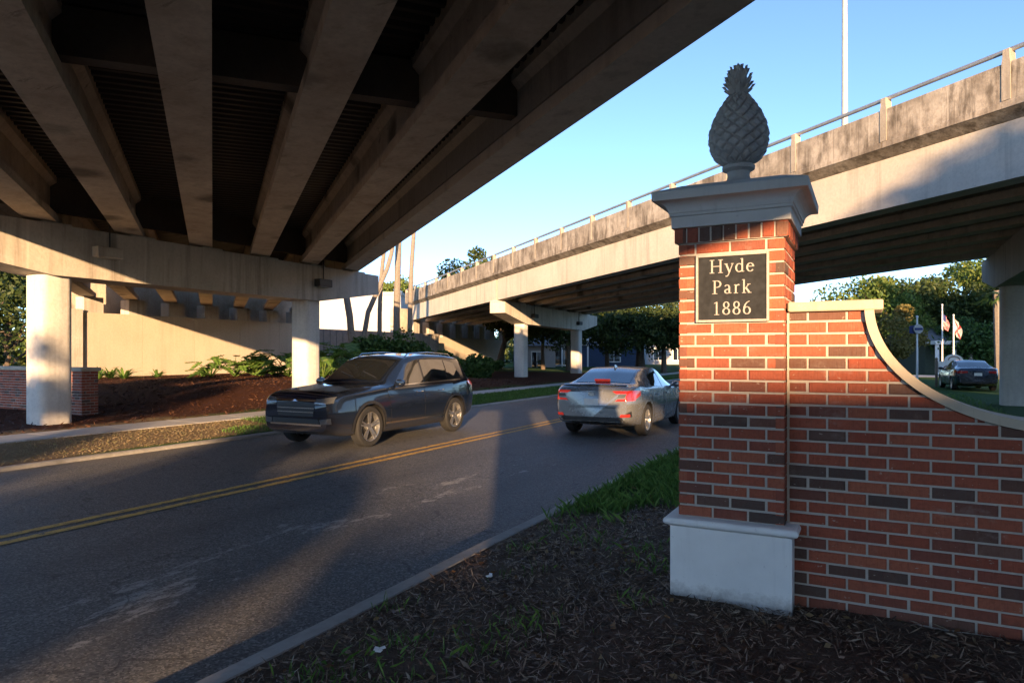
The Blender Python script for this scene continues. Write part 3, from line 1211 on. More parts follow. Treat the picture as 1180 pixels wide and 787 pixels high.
M['tail'] = m_tail('red_tail_lens', 0)
M['tail_on'] = m_tail('lit_red_tail_lens', .05)


class Shape:
    def __init__(s, L, prof, N=90):
        s.L = L
        s.prof = prof
        # dense stations with smoothing
        d = .02
        n = int(L / d) + 1
        g = np.linspace(0, L, n)
        s.g = g
        s.tab = {}
        ker = np.exp(-.5 * (np.arange(-6, 7) / 2.6) ** 2)
        ker /= ker.sum()
        for k, pts in prof.items():
            v = np.interp(g, [p[0] for p in pts], [p[1] for p in pts])
            pad = np.concatenate([2 * v[0] - v[6:0:-1], v, 2 * v[-1] - v[-2:-8:-1]])
            s.tab[k] = np.convolve(pad, ker, 'valid')
        s.cache = {}

    def P(s, k, y):
        return float(np.interp(y, s.g, s.tab[k]))

    def ring(s, y):
        key = round(y, 4)
        if key in s.cache:
            return s.cache[key]
        zt, W, zu, be, Wg = (s.P(k, y) for k in ('top', 'w', 'under', 'belt', 'wg'))
        h = max(0.0, zt - be)
        b = min(1.0, h / .22)
        be2 = min(be, zt - .035)
        hood = [(W * .955, be2), (W * .93, be2 + (zt - be2) * .35), (W * .86, be2 + (zt - be2) * .65), (W * .72, zt - .012), (W * .40, zt), (0, zt + .008)]
        gh = [(W * .945, be2), (lerp(W * .945, Wg, .52), be2 + h * .5), (Wg + .015, be2 + h * .86), (Wg * .93, be2 + h * .965), (Wg * .5, zt), (0, zt + .012)]
        up = [(lerp(a[0], c[0], b), lerp(a[1], c[1], b)) for a, c in zip(hood, gh)]
        mid = zu + (be2 - zu) * .48
        pts = [(0, zu), (W * .80, zu), (W * .95, zu + .07), (W * .995, mid), (W * 1.0, mid + .09), (W * .975, be2 - .09)] + up
        # chaikin-like resample
        out = []
        sub = 5
        q = [pts[0]] + pts + [(-pts[-2][0], pts[-2][1])]
        for i in range(1, len(q) - 2):
            p0, p1, p2, p3 = q[i - 1], q[i], q[i + 1], q[i + 2]
            for k in range(sub):
                t = k / sub
                v = []
                for c in (0, 1):
                    m1, m2 = .5 * (p2[c] - p0[c]) * .6, .5 * (p3[c] - p1[c]) * .6
                    t2, t3 = t * t, t * t * t
                    v.append((2 * t3 - 3 * t2 + 1) * p1[c] + (t3 - 2 * t2 + t) * m1 + (-2 * t3 + 3 * t2) * p2[c] + (t3 - t2) * m2)
                out.append((max(0, v[0]), v[1]))
        out.append(pts[-1])
        s.cache[key] = out
        return out

    def hw(s, y, z):
        y = min(max(y, 0), s.L)
        r = s.ring(y)
        best = 0
        for (x0, z0), (x1, z1) in zip(r[:-1], r[1:]):
            if (z0 - z) * (z1 - z) <= 0 and abs(z1 - z0) > 1e-6:
                best = max(best, x0 + (x1 - x0) * (z - z0) / (z1 - z0))
        return best

    def topz(s, y, x):
        r = s.ring(min(max(y, 0), s.L))
        best = -1
        for (x0, z0), (x1, z1) in zip(r[:-1], r[1:]):
            if (x0 - x) * (x1 - x) <= 0 and abs(x1 - x0) > 1e-6:
                best = max(best, z0 + (z1 - z0) * (x - x0) / (x1 - x0))
        return best

    def end(s, x, z, rear):
        """station where the front / rear surface lies at (x, z)"""
        lo, hi = 0.0, 1.0
        inside = lambda d: s.hw(s.L - d if rear else d, z) >= abs(x)
        if inside(0):
            return s.L if rear else 0.0
        for _ in range(18):
            m = (lo + hi) / 2
            if inside(m):
                hi = m
            else:
                lo = m
        return s.L - hi if rear else hi


def make_car(name, cat, label, loc, rz, sh, paint, wheels, wr, spec, group=None):
    """local frame: +Y is forward; station 0 is the nose"""
    root = thing(name, loc, label, cat, group, rz)
    L = sh.L
    Y = lambda s_: L / 2 - s_
    mb = MB()
    st = list(np.concatenate([np.linspace(0, .3, 13), np.linspace(.33, L - .33, int((L - .66) / .035)), np.linspace(L - .3, L, 13)]))
    rings = []
    for s_ in st:
        r = sh.ring(s_)
        rings.append([(x, Y(s_), z) for x, z in r] + [(-x, Y(s_), z) for x, z in r[-2:0:-1]])
    n = len(rings[0])
    ar = wr + .055
    # pull vertices onto the arch circle for a clean edge
    for wy in wheels:
        for r, s_ in zip(rings, st):
            for j, (x, y, z) in enumerate(r):
                dy, dz = s_ - wy, z - wr
                d = math.hypot(dy, dz)
                if ar - .004 < d < ar + .022 and abs(x) > .5:
                    k = ar / d
                    r[j] = (x, Y(wy + dy * k), wr + dz * k)
    mb.quadstrip(rings)
    keep = []
    for f in mb.f:
        if len(f) > 4:
            keep.append(f)
            continue
        c = sum((Vector(mb.v[i]) for i in f), Vector()) / 4
        if abs(c.x) > .45 and any(math.hypot(Y(0) - c.y - wy, c.z - wr) < ar - .001 for wy in wheels):
            continue
        keep.append(f)
    mb.f, mb.m = keep, [0] * len(keep)
    mb.build('body', paint, root, local=True, smooth_=True)
    # wheel wells and arch lips
    for wy in wheels:
        for sd in (-1, 1):
            wm = MB()
            rr = []
            for a in np.linspace(-.25, math.pi + .25, 24):
                s_, z = wy + ar * math.cos(a), wr + ar * math.sin(a)
                rr.append((s_, z))
            wm.grid([[(sd * (sh.hw(s_, max(z, .3)) - .004), Y(s_), z), (sd * .45, Y(s_), z)] for s_, z in rr])
            wm.poly([(sd * .45, Y(wy + ar * math.cos(a)), max(.27, wr + ar * math.sin(a))) for a in np.linspace(-.1, math.pi + .1, 20)])
            wm.build('wheel_well', M['black'], root, local=True)
    if spec.get('cladding'):
        for wy in wheels:
            for sd in (-1, 1):
                cm = MB()
                rows = []
                for a in np.linspace(-.1, math.pi + .1, 26):
                    row = []
                    for rr in (ar - .005, ar + .05):
                        s_, z = wy + rr * math.cos(a), wr + rr * math.sin(a)
                        row.append((sd * (sh.hw(s_, max(z, .3)) + .008), Y(s_), z))
                    rows.append(row)
                cm.grid(rows)
                cm.build('arch_trim', M['black'], root, local=True, smooth_=True)

    def side(m, q, off, sd, nx=10, nz=6, mi=0):
        (a, b, c, d) = q
        rows = []
        for j in range(nz + 1):
            t = j / nz
            row = []
            for i in range(nx + 1):
                u = i / nx
                s_ = lerp(lerp(a[0], b[0], u), lerp(d[0], c[0], u), t)
                z = lerp(lerp(a[1], b[1], u), lerp(d[1], c[1], u), t)
                row.append((sd * (sh.hw(s_, z) + off), Y(s_), z))
            rows.append(row)
        m.grid(rows, mi)

    def face(m, q, off, rear, nx=10, nz=5, mi=0, mirror=False):
        (a, b, c, d) = q
        sg = -1 if mirror else 1
        rows = []
        for j in range(nz + 1):
            t = j / nz
            row = []
            for i in range(nx + 1):
                u = i / nx
                x = lerp(lerp(a[0], b[0], u), lerp(d[0], c[0], u), t)
                z = lerp(lerp(a[1], b[1], u), lerp(d[1], c[1], u), t)
                s_ = sh.end(x, z, rear)
                row.append((sg * x, Y(s_) + (-off if rear else off), z))
            rows.append(row)
        m.grid(rows, mi)

    def top(m, s0, s1, f0, f1, off, mi=0):
        rows = []
        for i in range(15):
            s_ = lerp(s0, s1, i / 14)
            w = lerp(f0, f1, i / 14)
            rows.append([(x, Y(s_) + (off if s_ < L / 2 else -off) * .6, sh.topz(s_, abs(x)) + off * .8) for x in np.linspace(-w, w, 13)])
        m.grid(rows, mi)

    def grow(q, g):
        (a, b, c, d) = q
        return ((a[0] - g, a[1] - g), (b[0] + g, b[1] - g), (c[0] + g, c[1] + g), (d[0] - g, d[1] + g))

    for sd in (-1, 1):
        for q in spec['doors']:
            m = MB()
            side(m, grow(q, .008), .0015, sd, mi=1, nx=14, nz=8)
            side(m, q, .004, sd, mi=0, nx=14, nz=8)
            dr = m.build('door', [paint, M['black']], root, local=True, smooth_=True, fix=False)
            hs, hz = q[1][0] - .17, spec['handle_z']
            m = MB()
            xh = sh.hw(hs, hz)
            m.tube([(sd * (xh + .008), Y(hs - .1), hz), (sd * (xh + .035), Y(hs - .06), hz), (sd * (xh + .035), Y(hs + .06), hz), (sd * (xh + .008), Y(hs + .1), hz)], .013, 6)
            m.build('handle', M['chrome'] if spec.get('chrome') else paint, dr, local=True, smooth_=True)
        for q in spec['windows']:
            m = MB()
            side(m, q, .006, sd)
            m.build('side_window', M['glass'], root, local=True, smooth_=True, fix=False)
        for q in spec.get('chrome', []):
            m = MB()
            side(m, q, .010, sd, nx=24, nz=2)
            m.build('chrome_strip', M['chrome'], root, local=True, smooth_=True, fix=False)
        # mirror
        ms, mz = spec['mirror']
        xb = sh.hw(ms, mz - .02)
        m = MB()
        m.lathe([(.01, -.07), (.07, -.055), (.09, -.01), (.085, .05), (.03, .075)], (0, 0, 0), 14, 'y')
        m.v = [(sd * (xb + .12) + x * 1.25, Y(ms) + y * .8, mz + .03 + z * .85) for x, y, z in m.v]
        m.tube([(sd * (xb - .02), Y(ms) - .01, mz), (sd * (xb + .08), Y(ms), mz + .015)], .025, 6)
        m.build('mirror', paint, root, local=True, smooth_=True)
        for q in spec['headlights']:
            m = MB()
            face(m, q, .008, False, mirror=sd < 0)
            m.build('headlight', M['lamp'], root, local=True, smooth_=True, fix=False)
        m = MB()
        for q in spec['tail']:
            face(m, q, .012, True, mirror=sd < 0)
        for q in spec.get('tail_side', []):
            side(m, q, .009, sd)
        tl = m.build('tail_light', spec['tail_mat'], root, local=True, smooth_=True, fix=False)
        if spec.get('tail_white'):
            m = MB()
            for q in spec['tail_white']:
                face(m, q, .016, True, mirror=sd < 0)
            m.build('reverse_lens', M['lamp'], tl, local=True, fix=False)
        if spec.get('reflector'):
            m = MB()
            face(m, spec['reflector'], .014, True, mirror=sd < 0)
            m.build('reflector', spec['tail_mat'], root, local=True, fix=False)
    for nm, key in (('windscreen', 'wind'), ('rear_window', 'rearwin')):
        m = MB()
        top(m, *spec[key], .008)
        m.build(nm, M['glass'], root, local=True, smooth_=True, fix=False)
    for nm, mt, rear, q, off in spec['faces']:
        m = MB()
        face(m, q, off, rear, nx=16)
        m.build(nm, M[mt] if isinstance(mt, str) else mt, root, local=True, smooth_=True, fix=False)
    for nm, mt, fn in spec.get('extra', []):
        m = MB()
        fn(m, sh, Y)
        m.build(nm, M[mt] if isinstance(mt, str) else mt, root, local=True, smooth_=True)
    # wheels
    for wy in wheels:
        for sd in (-1, 1):
            w = sh.P('w', wy)
            hub = thing('wheel', (0, 0, 0), None, None)
            bpy.data.objects.remove(hub)
            m = MB()
            x_in, x_out = w - .235, w - .012
            tr = [(wr - .105, x_in), (wr - .03, x_in), (wr, x_in + .035), (wr, x_out - .035), (wr - .022, x_out - .008), (wr - .06, x_out), (wr - .105, x_out - .012)]
            m.lathe([(r, sd * h) for r, h in tr], (0, Y(wy), wr), 36, 'x', caps=False)
            tyre = m.build('wheel', M['tyre'], root, local=True, smooth_=True)
            m = MB()
            ro = wr - .103
            m.lathe([(r, sd * h) for r, h in [(ro + .006, x_out - .012), (ro - .012, x_out - .016), (ro - .03, x_out - .09), (ro - .035, x_in + .02)]], (0, Y(wy), wr), 36, 'x', caps=False)
            m.lathe([(r, sd * h) for r, h in [(.001, x_out - .035), (.06, x_out - .035), (.072, x_out - .05), (.07, x_out - .1)]], (0, Y(wy), wr), 20, 'x')
            ns = spec.get('spokes', 5)
            for i in range(ns):
                for da in (-.13, .13):
                    a0, a1 = 2 * math.pi * i / ns + .3 + da * 1.3, 2 * math.pi * i / ns + .3 + da * .95
                    p0 = Vector((sd * (x_out - .045), Y(wy) + .055 * math.cos(a0), wr + .055 * math.sin(a0)))
                    p1 = Vector((sd * (x_out - .030), Y(wy) + (ro - .012) * math.cos(a1), wr + (ro - .012) * math.sin(a1)))
                    dv = (p1 - p0).normalized()
                    m.obox((p0 + p1) / 2, dv, Vector((1, 0, 0)), dv.cross(Vector((1, 0, 0))), (p1 - p0).length / 2, .014, .016)
            m.build('rim', M['rim'], tyre, local=True, smooth_=True)
            m = MB()
            m.lathe([(.001, sd * (x_out - .10)), (ro - .03, sd * (x_out - .10))], (0, Y(wy), wr), 24, 'x', caps=False)
            m.build('brake_disc', M['black'], tyre, local=True)
    return root


suv = Shape(4.86, {
    'top': [(0, .86), (.05, .95), (.25, 1.02), (.9, 1.09), (1.38, 1.13), (1.5, 1.17), (2.12, 1.58), (2.45, 1.665), (2.95, 1.70), (3.7, 1.685), (4.25, 1.63), (4.42, 1.58), (4.66, 1.20), (4.76, 1.12), (4.86, 1.0)],
    'w': [(0, .74), (.06, .80), (.2, .885), (.5, .945), (1.0, .965), (3.9, .965), (4.4, .93), (4.7, .85), (4.86, .76)],
    'under': [(0, .34), (.3, .24), (1, .21), (4, .23), (4.5, .30), (4.86, .42)],
    'belt': [(0, .86), (.3, .96), (1.3, 1.05), (2.5, 1.075), (3.6, 1.10), (4.3, 1.15), (4.86, 1.0)],
    'wg': [(0, .70), (1.4, .72), (2.2, .70), (3, .715), (4, .69), (4.45, .64), (4.86, .66)]})
suv_paint = m_paint('dark_blue_black_paint', (.007, .011, .022), .0, .10)
make_car('suv', 'suv', 'dark blue black suv with chrome window line driving towards the viewer',
         (-9.0, 11.4, .006), math.pi, suv, suv_paint, [.92, 3.80], .37, {
             'doors': [((1.55, .42), (2.62, .42), (2.60, 1.03), (1.42, 1.0)), ((2.645, .42), (3.40, .42), (3.72, 1.06), (2.625, 1.03))],
             'handle_z': .94, 'chrome': [((1.60, 1.075), (4.06, 1.125), (4.06, 1.15), (1.60, 1.095)), ((1.36, .375), (3.36, .375), (3.36, .41), (1.36, .41))],
             'windows': [((1.70, 1.10), (2.64, 1.115), (2.64, 1.575), (2.20, 1.50)), ((2.70, 1.118), (3.56, 1.14), (3.56, 1.57), (2.70, 1.58)), ((3.60, 1.142), (4.10, 1.19), (3.98, 1.50), (3.60, 1.565))],
             'mirror': (1.72, 1.11),
             'headlights': [((.46, .80), (.80, .84), (.80, .95), (.44, .90)), ((.58, .46), (.78, .48), (.78, .58), (.56, .55))],
             'tail': [((.50, .98), (.80, .98), (.80, 1.12), (.50, 1.08))], 'tail_side': [((4.40, 1.03), (4.74, .97), (4.74, 1.07), (4.40, 1.12))],
             'tail_mat': M['tail_on'], 'cladding': True, 'spokes': 5,
             'wind': (1.52, 2.16, .66, .60), 'rearwin': (4.40, 4.68, .55, .62),
             'faces': [('grille', 'black', False, ((-.42, .60), (.42, .60), (.46, .88), (-.46, .88)), .006),
                       ('chrome_grille_bar', 'chrome', False, ((-.47, .865), (.47, .865), (.47, .895), (-.47, .895)), .014),
                       ('chrome_grille_bar', 'chrome', False, ((-.44, .735), (.44, .735), (.44, .755), (-.44, .755)), .014),
                       ('chrome_grille_bar', 'chrome', False, ((-.43, .665), (.43, .665), (.43, .683), (-.43, .683)), .014),
                       ('bumper_chrome', 'chrome', False, ((-.60, .44), (.60, .44), (.60, .47), (-.60, .47)), .012),
                       ('bumper_intake', 'black', False, ((-.56, .475), (.56, .475), (.54, .56), (-.54, .56)), .008),
                       ('licence_plate', 'plate', True, ((-.16, .78), (.16, .78), (.16, .94), (-.16, .94)), .012)],
             'extra': [('roof_rail', 'chrome', lambda m, sh, Y: [m.tube([(sd * .60, Y(s_), sh.topz(s_, .60) + (.0 if s_ in (2.4, 4.1) else .05)) for s_ in (2.4, 2.5, 3.2, 4.0, 4.1)], .014, 6) for sd in (-1, 1)]),
                       ('wiper', 'black', lambda m, sh, Y: [m.tube([(x0, Y(1.56), sh.topz(1.56, abs(x0)) + .03), (x0 + .45, Y(1.72), sh.topz(1.72, abs(x0 + .45)) + .03)], .008, 5) for x0 in (-.55, .02)])]})

sedan = Shape(4.62, {
    'top': [(0, .66), (.06, .76), (.35, .84), (1.0, .93), (1.22, .96), (1.35, 1.0), (2.0, 1.335), (2.35, 1.40), (2.7, 1.415), (3.1, 1.39), (3.45, 1.30), (4.02, 1.085), (4.2, 1.065), (4.5, 1.06), (4.58, 1.02), (4.62, .94)],
    'w': [(0, .68), (.06, .74), (.2, .83), (.6, .89), (1.0, .90), (3.6, .90), (4.1, .885), (4.4, .84), (4.56, .79), (4.62, .74)],
    'under': [(0, .28), (.3, .19), (1, .17), (3.8, .18), (4.3, .25), (4.62, .34)],
    'belt': [(0, .70), (.3, .80), (1.2, .91), (2.5, .955), (3.6, .995), (4.2, 1.04), (4.62, .92)],
    'wg': [(0, .6), (1.3, .66), (2.0, .62), (2.8, .63), (3.4, .59), (4.0, .62), (4.62, .7)]})
grey = m_paint('grey_sedan_paint', (.21, .22, .23), .5, .22)


def sedan_spec(tail_on, extra):
    d = {
        'doors': [((1.42, .34), (2.42, .34), (2.40, .90), (1.28, .88)), ((2.445, .34), (3.12, .34), (3.42, .94), (2.425, .90))],
        'handle_z': .83,
        'windows': [((1.58, .965), (2.40, .975), (2.40, 1.31), (2.06, 1.255)), ((2.45, .98), (3.22, 1.01), (3.10, 1.25), (2.45, 1.315))],
        'mirror': (1.55, .96),
        'headlights': [((.40, .62), (.76, .68), (.76, .77), (.38, .72))],
        'tail_mat': M['tail_on'] if tail_on else M['tail'],
        'wind': (1.38, 2.02, .62, .54), 'rearwin': (3.28, 3.98, .53, .60)}
    d.update(extra)
    return d


make_car('sedan', 'sedan', 'grey sedan with red C shaped tail lights driving away just left of the brick pillar',
         (-4.95, 15.3, .006), 0.0, sedan, grey, [.93, 3.63], .325, sedan_spec(True, {
             # C shape: upper bar, outer stem, lower bar
             'tail': [((.52, .905), (.80, .905), (.80, .965), (.44, .955)), ((.70, .80), (.84, .80), (.84, .91), (.74, .91)), ((.50, .755), (.84, .765), (.84, .81), (.56, .795))],
             'tail_side': [((4.12, .86), (4.44, .77), (4.44, .965), (4.10, .95))],
             'tail_white': [((.56, .83), (.70, .83), (.73, .89), (.58, .89))],
             'reflector': ((.60, .44), (.78, .45), (.78, .50), (.62, .495)),
             'spokes': 5,
             'faces': [('trunk_seam', 'black', True, ((-.50, .615), (.50, .615), (.50, .628), (-.50, .628)), .010),
                       ('plate_recess', 'black', True, ((-.34, .64), (.34, .64), (.30, .655), (-.30, .655)), .009),
                       ('licence_plate', 'plate', True, ((-.155, .665), (.155, .665), (.155, .795), (-.155, .795)), .014),
                       ('rear_diffuser', 'black', True, ((-.70, .345), (.70, .345), (.64, .43), (-.64, .43)), .008),
                       ('bumper_vent', 'black', True, ((.56, .43), (.80, .44), (.80, .56), (.70, .50)), .008),
                       ('bumper_vent', 'black', True, ((-.80, .44), (-.56, .43), (-.70, .50), (-.80, .56)), .008),
                       ('badge', 'chrome', True, ((-.07, .855), (.07, .855), (.055, .925), (-.055, .925)), .016)],
             'extra': [('spoiler', grey, lambda m, sh, Y: m.quadstrip([[(x, Y(4.36 - .10 * abs(x / .7) ** 2), 1.055 - .03 * abs(x)), (x, Y(4.52 - .12 * abs(x / .7) ** 2), 1.10 - .03 * abs(x)), (x, Y(4.56 - .12 * abs(x / .7) ** 2), 1.085 - .03 * abs(x)), (x, Y(4.5 - .12 * abs(x / .7) ** 2), 1.04 - .03 * abs(x))] for x in np.linspace(-.68, .68, 15)])),
                       ('brake_light', 'tail_on', lambda m, sh, Y: m.box(-.16, .16, Y(4.0) - .01, Y(3.93), sh.topz(3.95, 0) + .004, sh.topz(3.95, 0) + .05)),
                       ('antenna_fin', grey, lambda m, sh, Y: m.quadstrip([[(-.02, Y(3.0), 1.39), (.02, Y(3.0), 1.39), (.003, Y(3.12), 1.46), (-.003, Y(3.12), 1.46)], [(-.02, Y(3.2), 1.35), (.02, Y(3.2), 1.35), (.003, Y(3.2), 1.46), (-.003, Y(3.2), 1.46)]]))]}))
navy = m_paint('dark_slate_paint', (.030, .042, .065), .5, .22)
pk = flat(1121, 31.5)
make_car('sedan', 'sedan', 'dark slate sedan parked on the lawn by the white arched sign', (pk.x, pk.y + 2.2, ground_z(pk.x, pk.y)), R(5), sedan, navy, [.93, 3.63], .325,
         sedan_spec(False, {
             'tail': [((.42, .83), (.80, .80), (.80, .93), (.40, .92))], 'tail_side': [((4.22, .84), (4.44, .81), (4.44, .94), (4.22, .95))],
             'faces': [('licence_plate', 'plate', True, ((-.155, .70), (.155, .70), (.155, .84), (-.155, .84)), .014),
                       ('bumper_seam', 'black', True, ((-.72, .60), (.72, .60), (.72, .612), (-.72, .612)), .010),
                       ('rear_diffuser', 'black', True, ((-.70, .345), (.70, .345), (.64, .42), (-.64, .42)), .008)]}))

# ------------------------------------------------------------------ vegetation
def leaf_quads(centres, size, flat_=.0, aspect=.55):
    n = len(centres)
    a = rng.normal(size=(n, 3))
    a[:, 2] *= (1 - flat_)
    a /= np.linalg.norm(a, axis=1)[:, None]
    r = rng.normal(size=(n, 3))
    b_ = np.cross(a, r)
    b_ /= np.linalg.norm(b_, axis=1)[:, None]
    s = size * rng.uniform(.6, 1.35, size=(n, 1))
    a, b_ = a * s, b_ * s * aspect
    c = np.asarray(centres)
    v = np.empty((n, 4, 3))
    v[:, 0] = c - a
    v[:, 1] = c + b_ - a * .1
    v[:, 2] = c + a
    v[:, 3] = c - b_ - a * .1
    return v.reshape(-1, 3)


def tree(name, label, base, height, crown_r, n, leaf, size, trunk_r=.2, trunk_frac=.35, lean=(0, 0), squash=.75, nclump=26, group=None, cat='tree', bark='bark', spread=.34):
    base = Vector(base)
    root = thing(name, base, label, cat, group)
    zc = height - crown_r * squash
    th = height * trunk_frac
    cl = []
    for i in range(nclump):
        d = rng.normal(size=3)
        d /= np.linalg.norm(d)
        rr = crown_r * rng.uniform(.45, 1.0)
        cl.append((d[0] * rr + lean[0], d[1] * rr + lean[1], zc + d[2] * rr * squash))
    cl = np.array(cl)
    cl = cl[cl[:, 2] > th * .7]
    m = MB()
    top = Vector((lean[0] * .8, lean[1] * .8, zc))
    pts = [Vector((0, 0, -.1)), Vector((lean[0] * .15 + rng.normal(0, .05), lean[1] * .15, th * .5)), Vector((lean[0] * .35, lean[1] * .35, th)), top]
    m.tube(pts, [trunk_r * 1.3, trunk_r, trunk_r * .85, trunk_r * .3], 8)
    for i in range(0, len(cl), 2):
        c = Vector(cl[i])
        st = pts[2].lerp(top, rng.uniform(0, .6))
        mid = st.lerp(c, .5) + Vector((0, 0, rng.uniform(0, .12) * height * .3))
        m.tube([st, mid, c], [trunk_r * .4, trunk_r * .25, trunk_r * .08], 5)
    m.build('trunk', M[bark], root, local=True, smooth_=True)
    per = rng.dirichlet(np.ones(len(cl)) * 4, 1)[0]
    cs = []
    for c, p in zip(cl, per):
        k = max(4, int(n * p))
        d = rng.normal(size=(k, 3))
        d /= np.linalg.norm(d, axis=1)[:, None]
        rad = crown_r * spread * rng.uniform(.7, 1.25) * rng.uniform(0, 1, size=(k, 1)) ** .45
        dd = d * rad
        dd[:, 2] *= .7
        cs.append(c + dd)
    cs = np.concatenate(cs)
    raw_mesh('crown', leaf_quads(cs, size), None, 4, M[leaf], root)
    return root


def T(u, depth, *a, name='oak_tree', z=None, **k):
    p = flat(u, depth)
    p.z = ground_z(p.x, p.y) if z is None else z
    return tree(name, a[0], p, *a[1:], **k)


G1 = 'oak trees beyond the sunlit overpass'
T(738, 60, 'broad dark oak with thick trunk, behind the grey sedan roof', 7.6, 4.6, 8000, 'leaf_oak', .16, trunk_r=.38, trunk_frac=.3, group=G1)
T(790, 66, 'dark oak partly hidden by the left edge of the brick pillar', 8.4, 4.6, 7000, 'leaf_oak', .16, trunk_r=.3, trunk_frac=.3, group=G1)
T(700, 64, 'slender dark oak between the shaded far column and the broad oak', 7.2, 3.0, 5000, 'leaf_oak', .16, trunk_r=.2, trunk_frac=.4, group=G1)
T(575, 62, 'leaning oak just left of the white front column of the sunlit overpass', 6.6, 2.8, 5000, 'leaf_oak', .15, trunk_r=.28, trunk_frac=.35, lean=(1.3, .4), group=G1)
T(626, 62, 'thin oak between the two columns of the sunlit overpass', 6.6, 2.6, 4000, 'leaf_oak', .15, trunk_r=.16, trunk_frac=.5, group=G1)
T(655, 58, 'dark oak whose crown hangs low right of the shaded far column', 6.0, 2.8, 6000, 'leaf_oak', .15, trunk_r=.2, trunk_frac=.3, spread=.42, group=G1)
T(602, 68, 'dark oak directly behind the white front column of the sunlit overpass', 6.8, 3.0, 6000, 'leaf_oak', .16, trunk_r=.2, trunk_frac=.3, spread=.42, group=G1)
T(765, 57, 'low dark oak whose crown touches the left edge of the brick pillar', 6.2, 3.0, 7000, 'leaf_oak', .15, trunk_r=.22, trunk_frac=.3, spread=.42, group=G1)
G2 = 'trees rising above the sunlit overpass rail'
T(545, 78, 'leafy tree top showing above the middle of the overpass rail', 13.2, 4.2, 5000, 'leaf_oak', .20, trunk_r=.4, group=G2)
T(578, 84, 'smaller tree top just right of the taller one above the rail', 12.8, 3.2, 4000, 'leaf_oak', .20, trunk_r=.35, group=G2)
T(462, 88, 'sunlit tree top behind the white building and bare palm trunks', 11.8, 2.9, 3500, 'leaf_bright', .20, trunk_r=.35, group=G2)
G3 = 'trees beyond the parked sedan'
T(1003, 62, 'golden green tree behind the top of the straight wall coping', 8.6, 4.4, 9000, 'leaf_bright', .19, trunk_r=.3, trunk_frac=.15, spread=.42, group=G3)
T(1048, 66, 'tall dark green tree behind the blue round pole sign', 9.4, 4.6, 12000, 'leaf_oak', .20, trunk_r=.3, trunk_frac=.12, spread=.44, squash=.95, group=G3)
T(1082, 72, 'broad dark tree behind the two flags', 10.0, 5.2, 13000, 'leaf_oak', .21, trunk_r=.3, trunk_frac=.1, spread=.44, squash=.95, group=G3)
T(1116, 70, 'tallest yellow green tree, under the edge of the overpass above the parked sedan', 12.0, 5.2, 13000, 'leaf_bright', .20, trunk_r=.3, trunk_frac=.1, spread=.44, squash=1.0, group=G3)
T(1150, 64, 'dark green tree behind the right hand column', 9.8, 4.6, 10000, 'leaf_oak', .19, trunk_r=.3, trunk_frac=.12, spread=.44, squash=.95, group=G3)
T(1020, 76, 'shaded tree filling the gap between the golden green tree and the dark one', 8.6, 5.0, 10000, 'leaf_oak', .21, trunk_r=.3, trunk_frac=.1, spread=.44, squash=.9, group=G3)
T(1112, 58, 'low dark shrub mass behind the parked sedan roof', 4.8, 3.2, 8000, 'leaf_hedge', .16, name='shrub', cat='shrub', trunk_r=.12, trunk_frac=.1, spread=.44)
T(1026, 40, 'golden sunlit bush rising beside the swept coping', 4.6, 1.7, 5500, 'leaf_gold', .10, name='bush', cat='bush', trunk_r=.08, trunk_frac=.1, squash=1.1, spread=.42)
G4 = 'trees at the far left edge'
T(8, 40, 'green tree seen left of the square column above the low brick wall', 8.2, 3.9, 9000, 'leaf_bright', .14, trunk_r=.25, trunk_frac=.12, squash=1.0, group=G4)
T(-50, 34, 'darker green tree at the very left edge, behind the low brick wall', 7.6, 3.6, 6000, 'leaf_oak', .14, trunk_r=.25, trunk_frac=.12, squash=1.0, group=G4)
T(84, 52, 'tree glimpsed between the square column and the abutment end post', 9, 4.2, 6000, 'leaf_bright', .16, trunk_r=.25, trunk_frac=.12, squash=1.0, group=G4)

# bare palm trunks
def palm(label, u, depth, pts, r, height):
    p0 = flat(u, depth)
    p0.z = ground_z(p0.x, p0.y)
    root = thing('palm_tree', p0, label, 'palm tree', 'tall bare palm trunks left of the sunlit overpass')
    m = MB()
    pp = []
    for (uu, vv) in pts:
        q = at(uu, vv, depth) - p0
        pp.append(q)
    pp[0].z = -.2
    dirv = (pp[-1] - pp[-2]).normalized()
    pp.append(pp[-1] + dirv * height)
    # resample finely with slight ring swellings
    fine, rad = [], []
    for i in range(len(pp) - 1):
        for k in range(9):
            t = k / 9
            fine.append(pp[i].lerp(pp[i + 1], t))
            rad.append(r * (1.25 - .35 * (i + t) / len(pp)) * (1 + .04 * (k % 2)))
    fine.append(pp[-1])
    rad.append(r * .9)
    m.tube(fine, rad, 8)
    m.build('trunk', M['palmbark'], root, local=True, smooth_=True)
    top = pp[-1]
    vs = []
    for i in range(34):
        a, el = rng.uniform(0, 2 * math.pi), rng.uniform(-.6, 1.0)
        d = Vector((math.cos(a) * math.cos(el), math.sin(a) * math.cos(el), math.sin(el)))
        ln_ = rng.uniform(1.0, 1.5)
        side_ = d.cross(Vector((0, 0, 1))).normalized()
        for q in np.linspace(-.5, .5, 9):
            dirq = (d + side_ * q * 1.3).normalized()
            b0 = top + d * ln_ * .5
            tip = b0 + dirq * ln_ * .75 + Vector((0, 0, -.35 * ln_ * abs(q)))
            w = side_ * .035
            vs += [b0 - w, b0.lerp(tip, .5) - w, tip, b0.lerp(tip, .5) + w]
    raw_mesh('crown', np.array([tuple(v) for v in vs]), None, 4, M['leaf_hedge'], root)


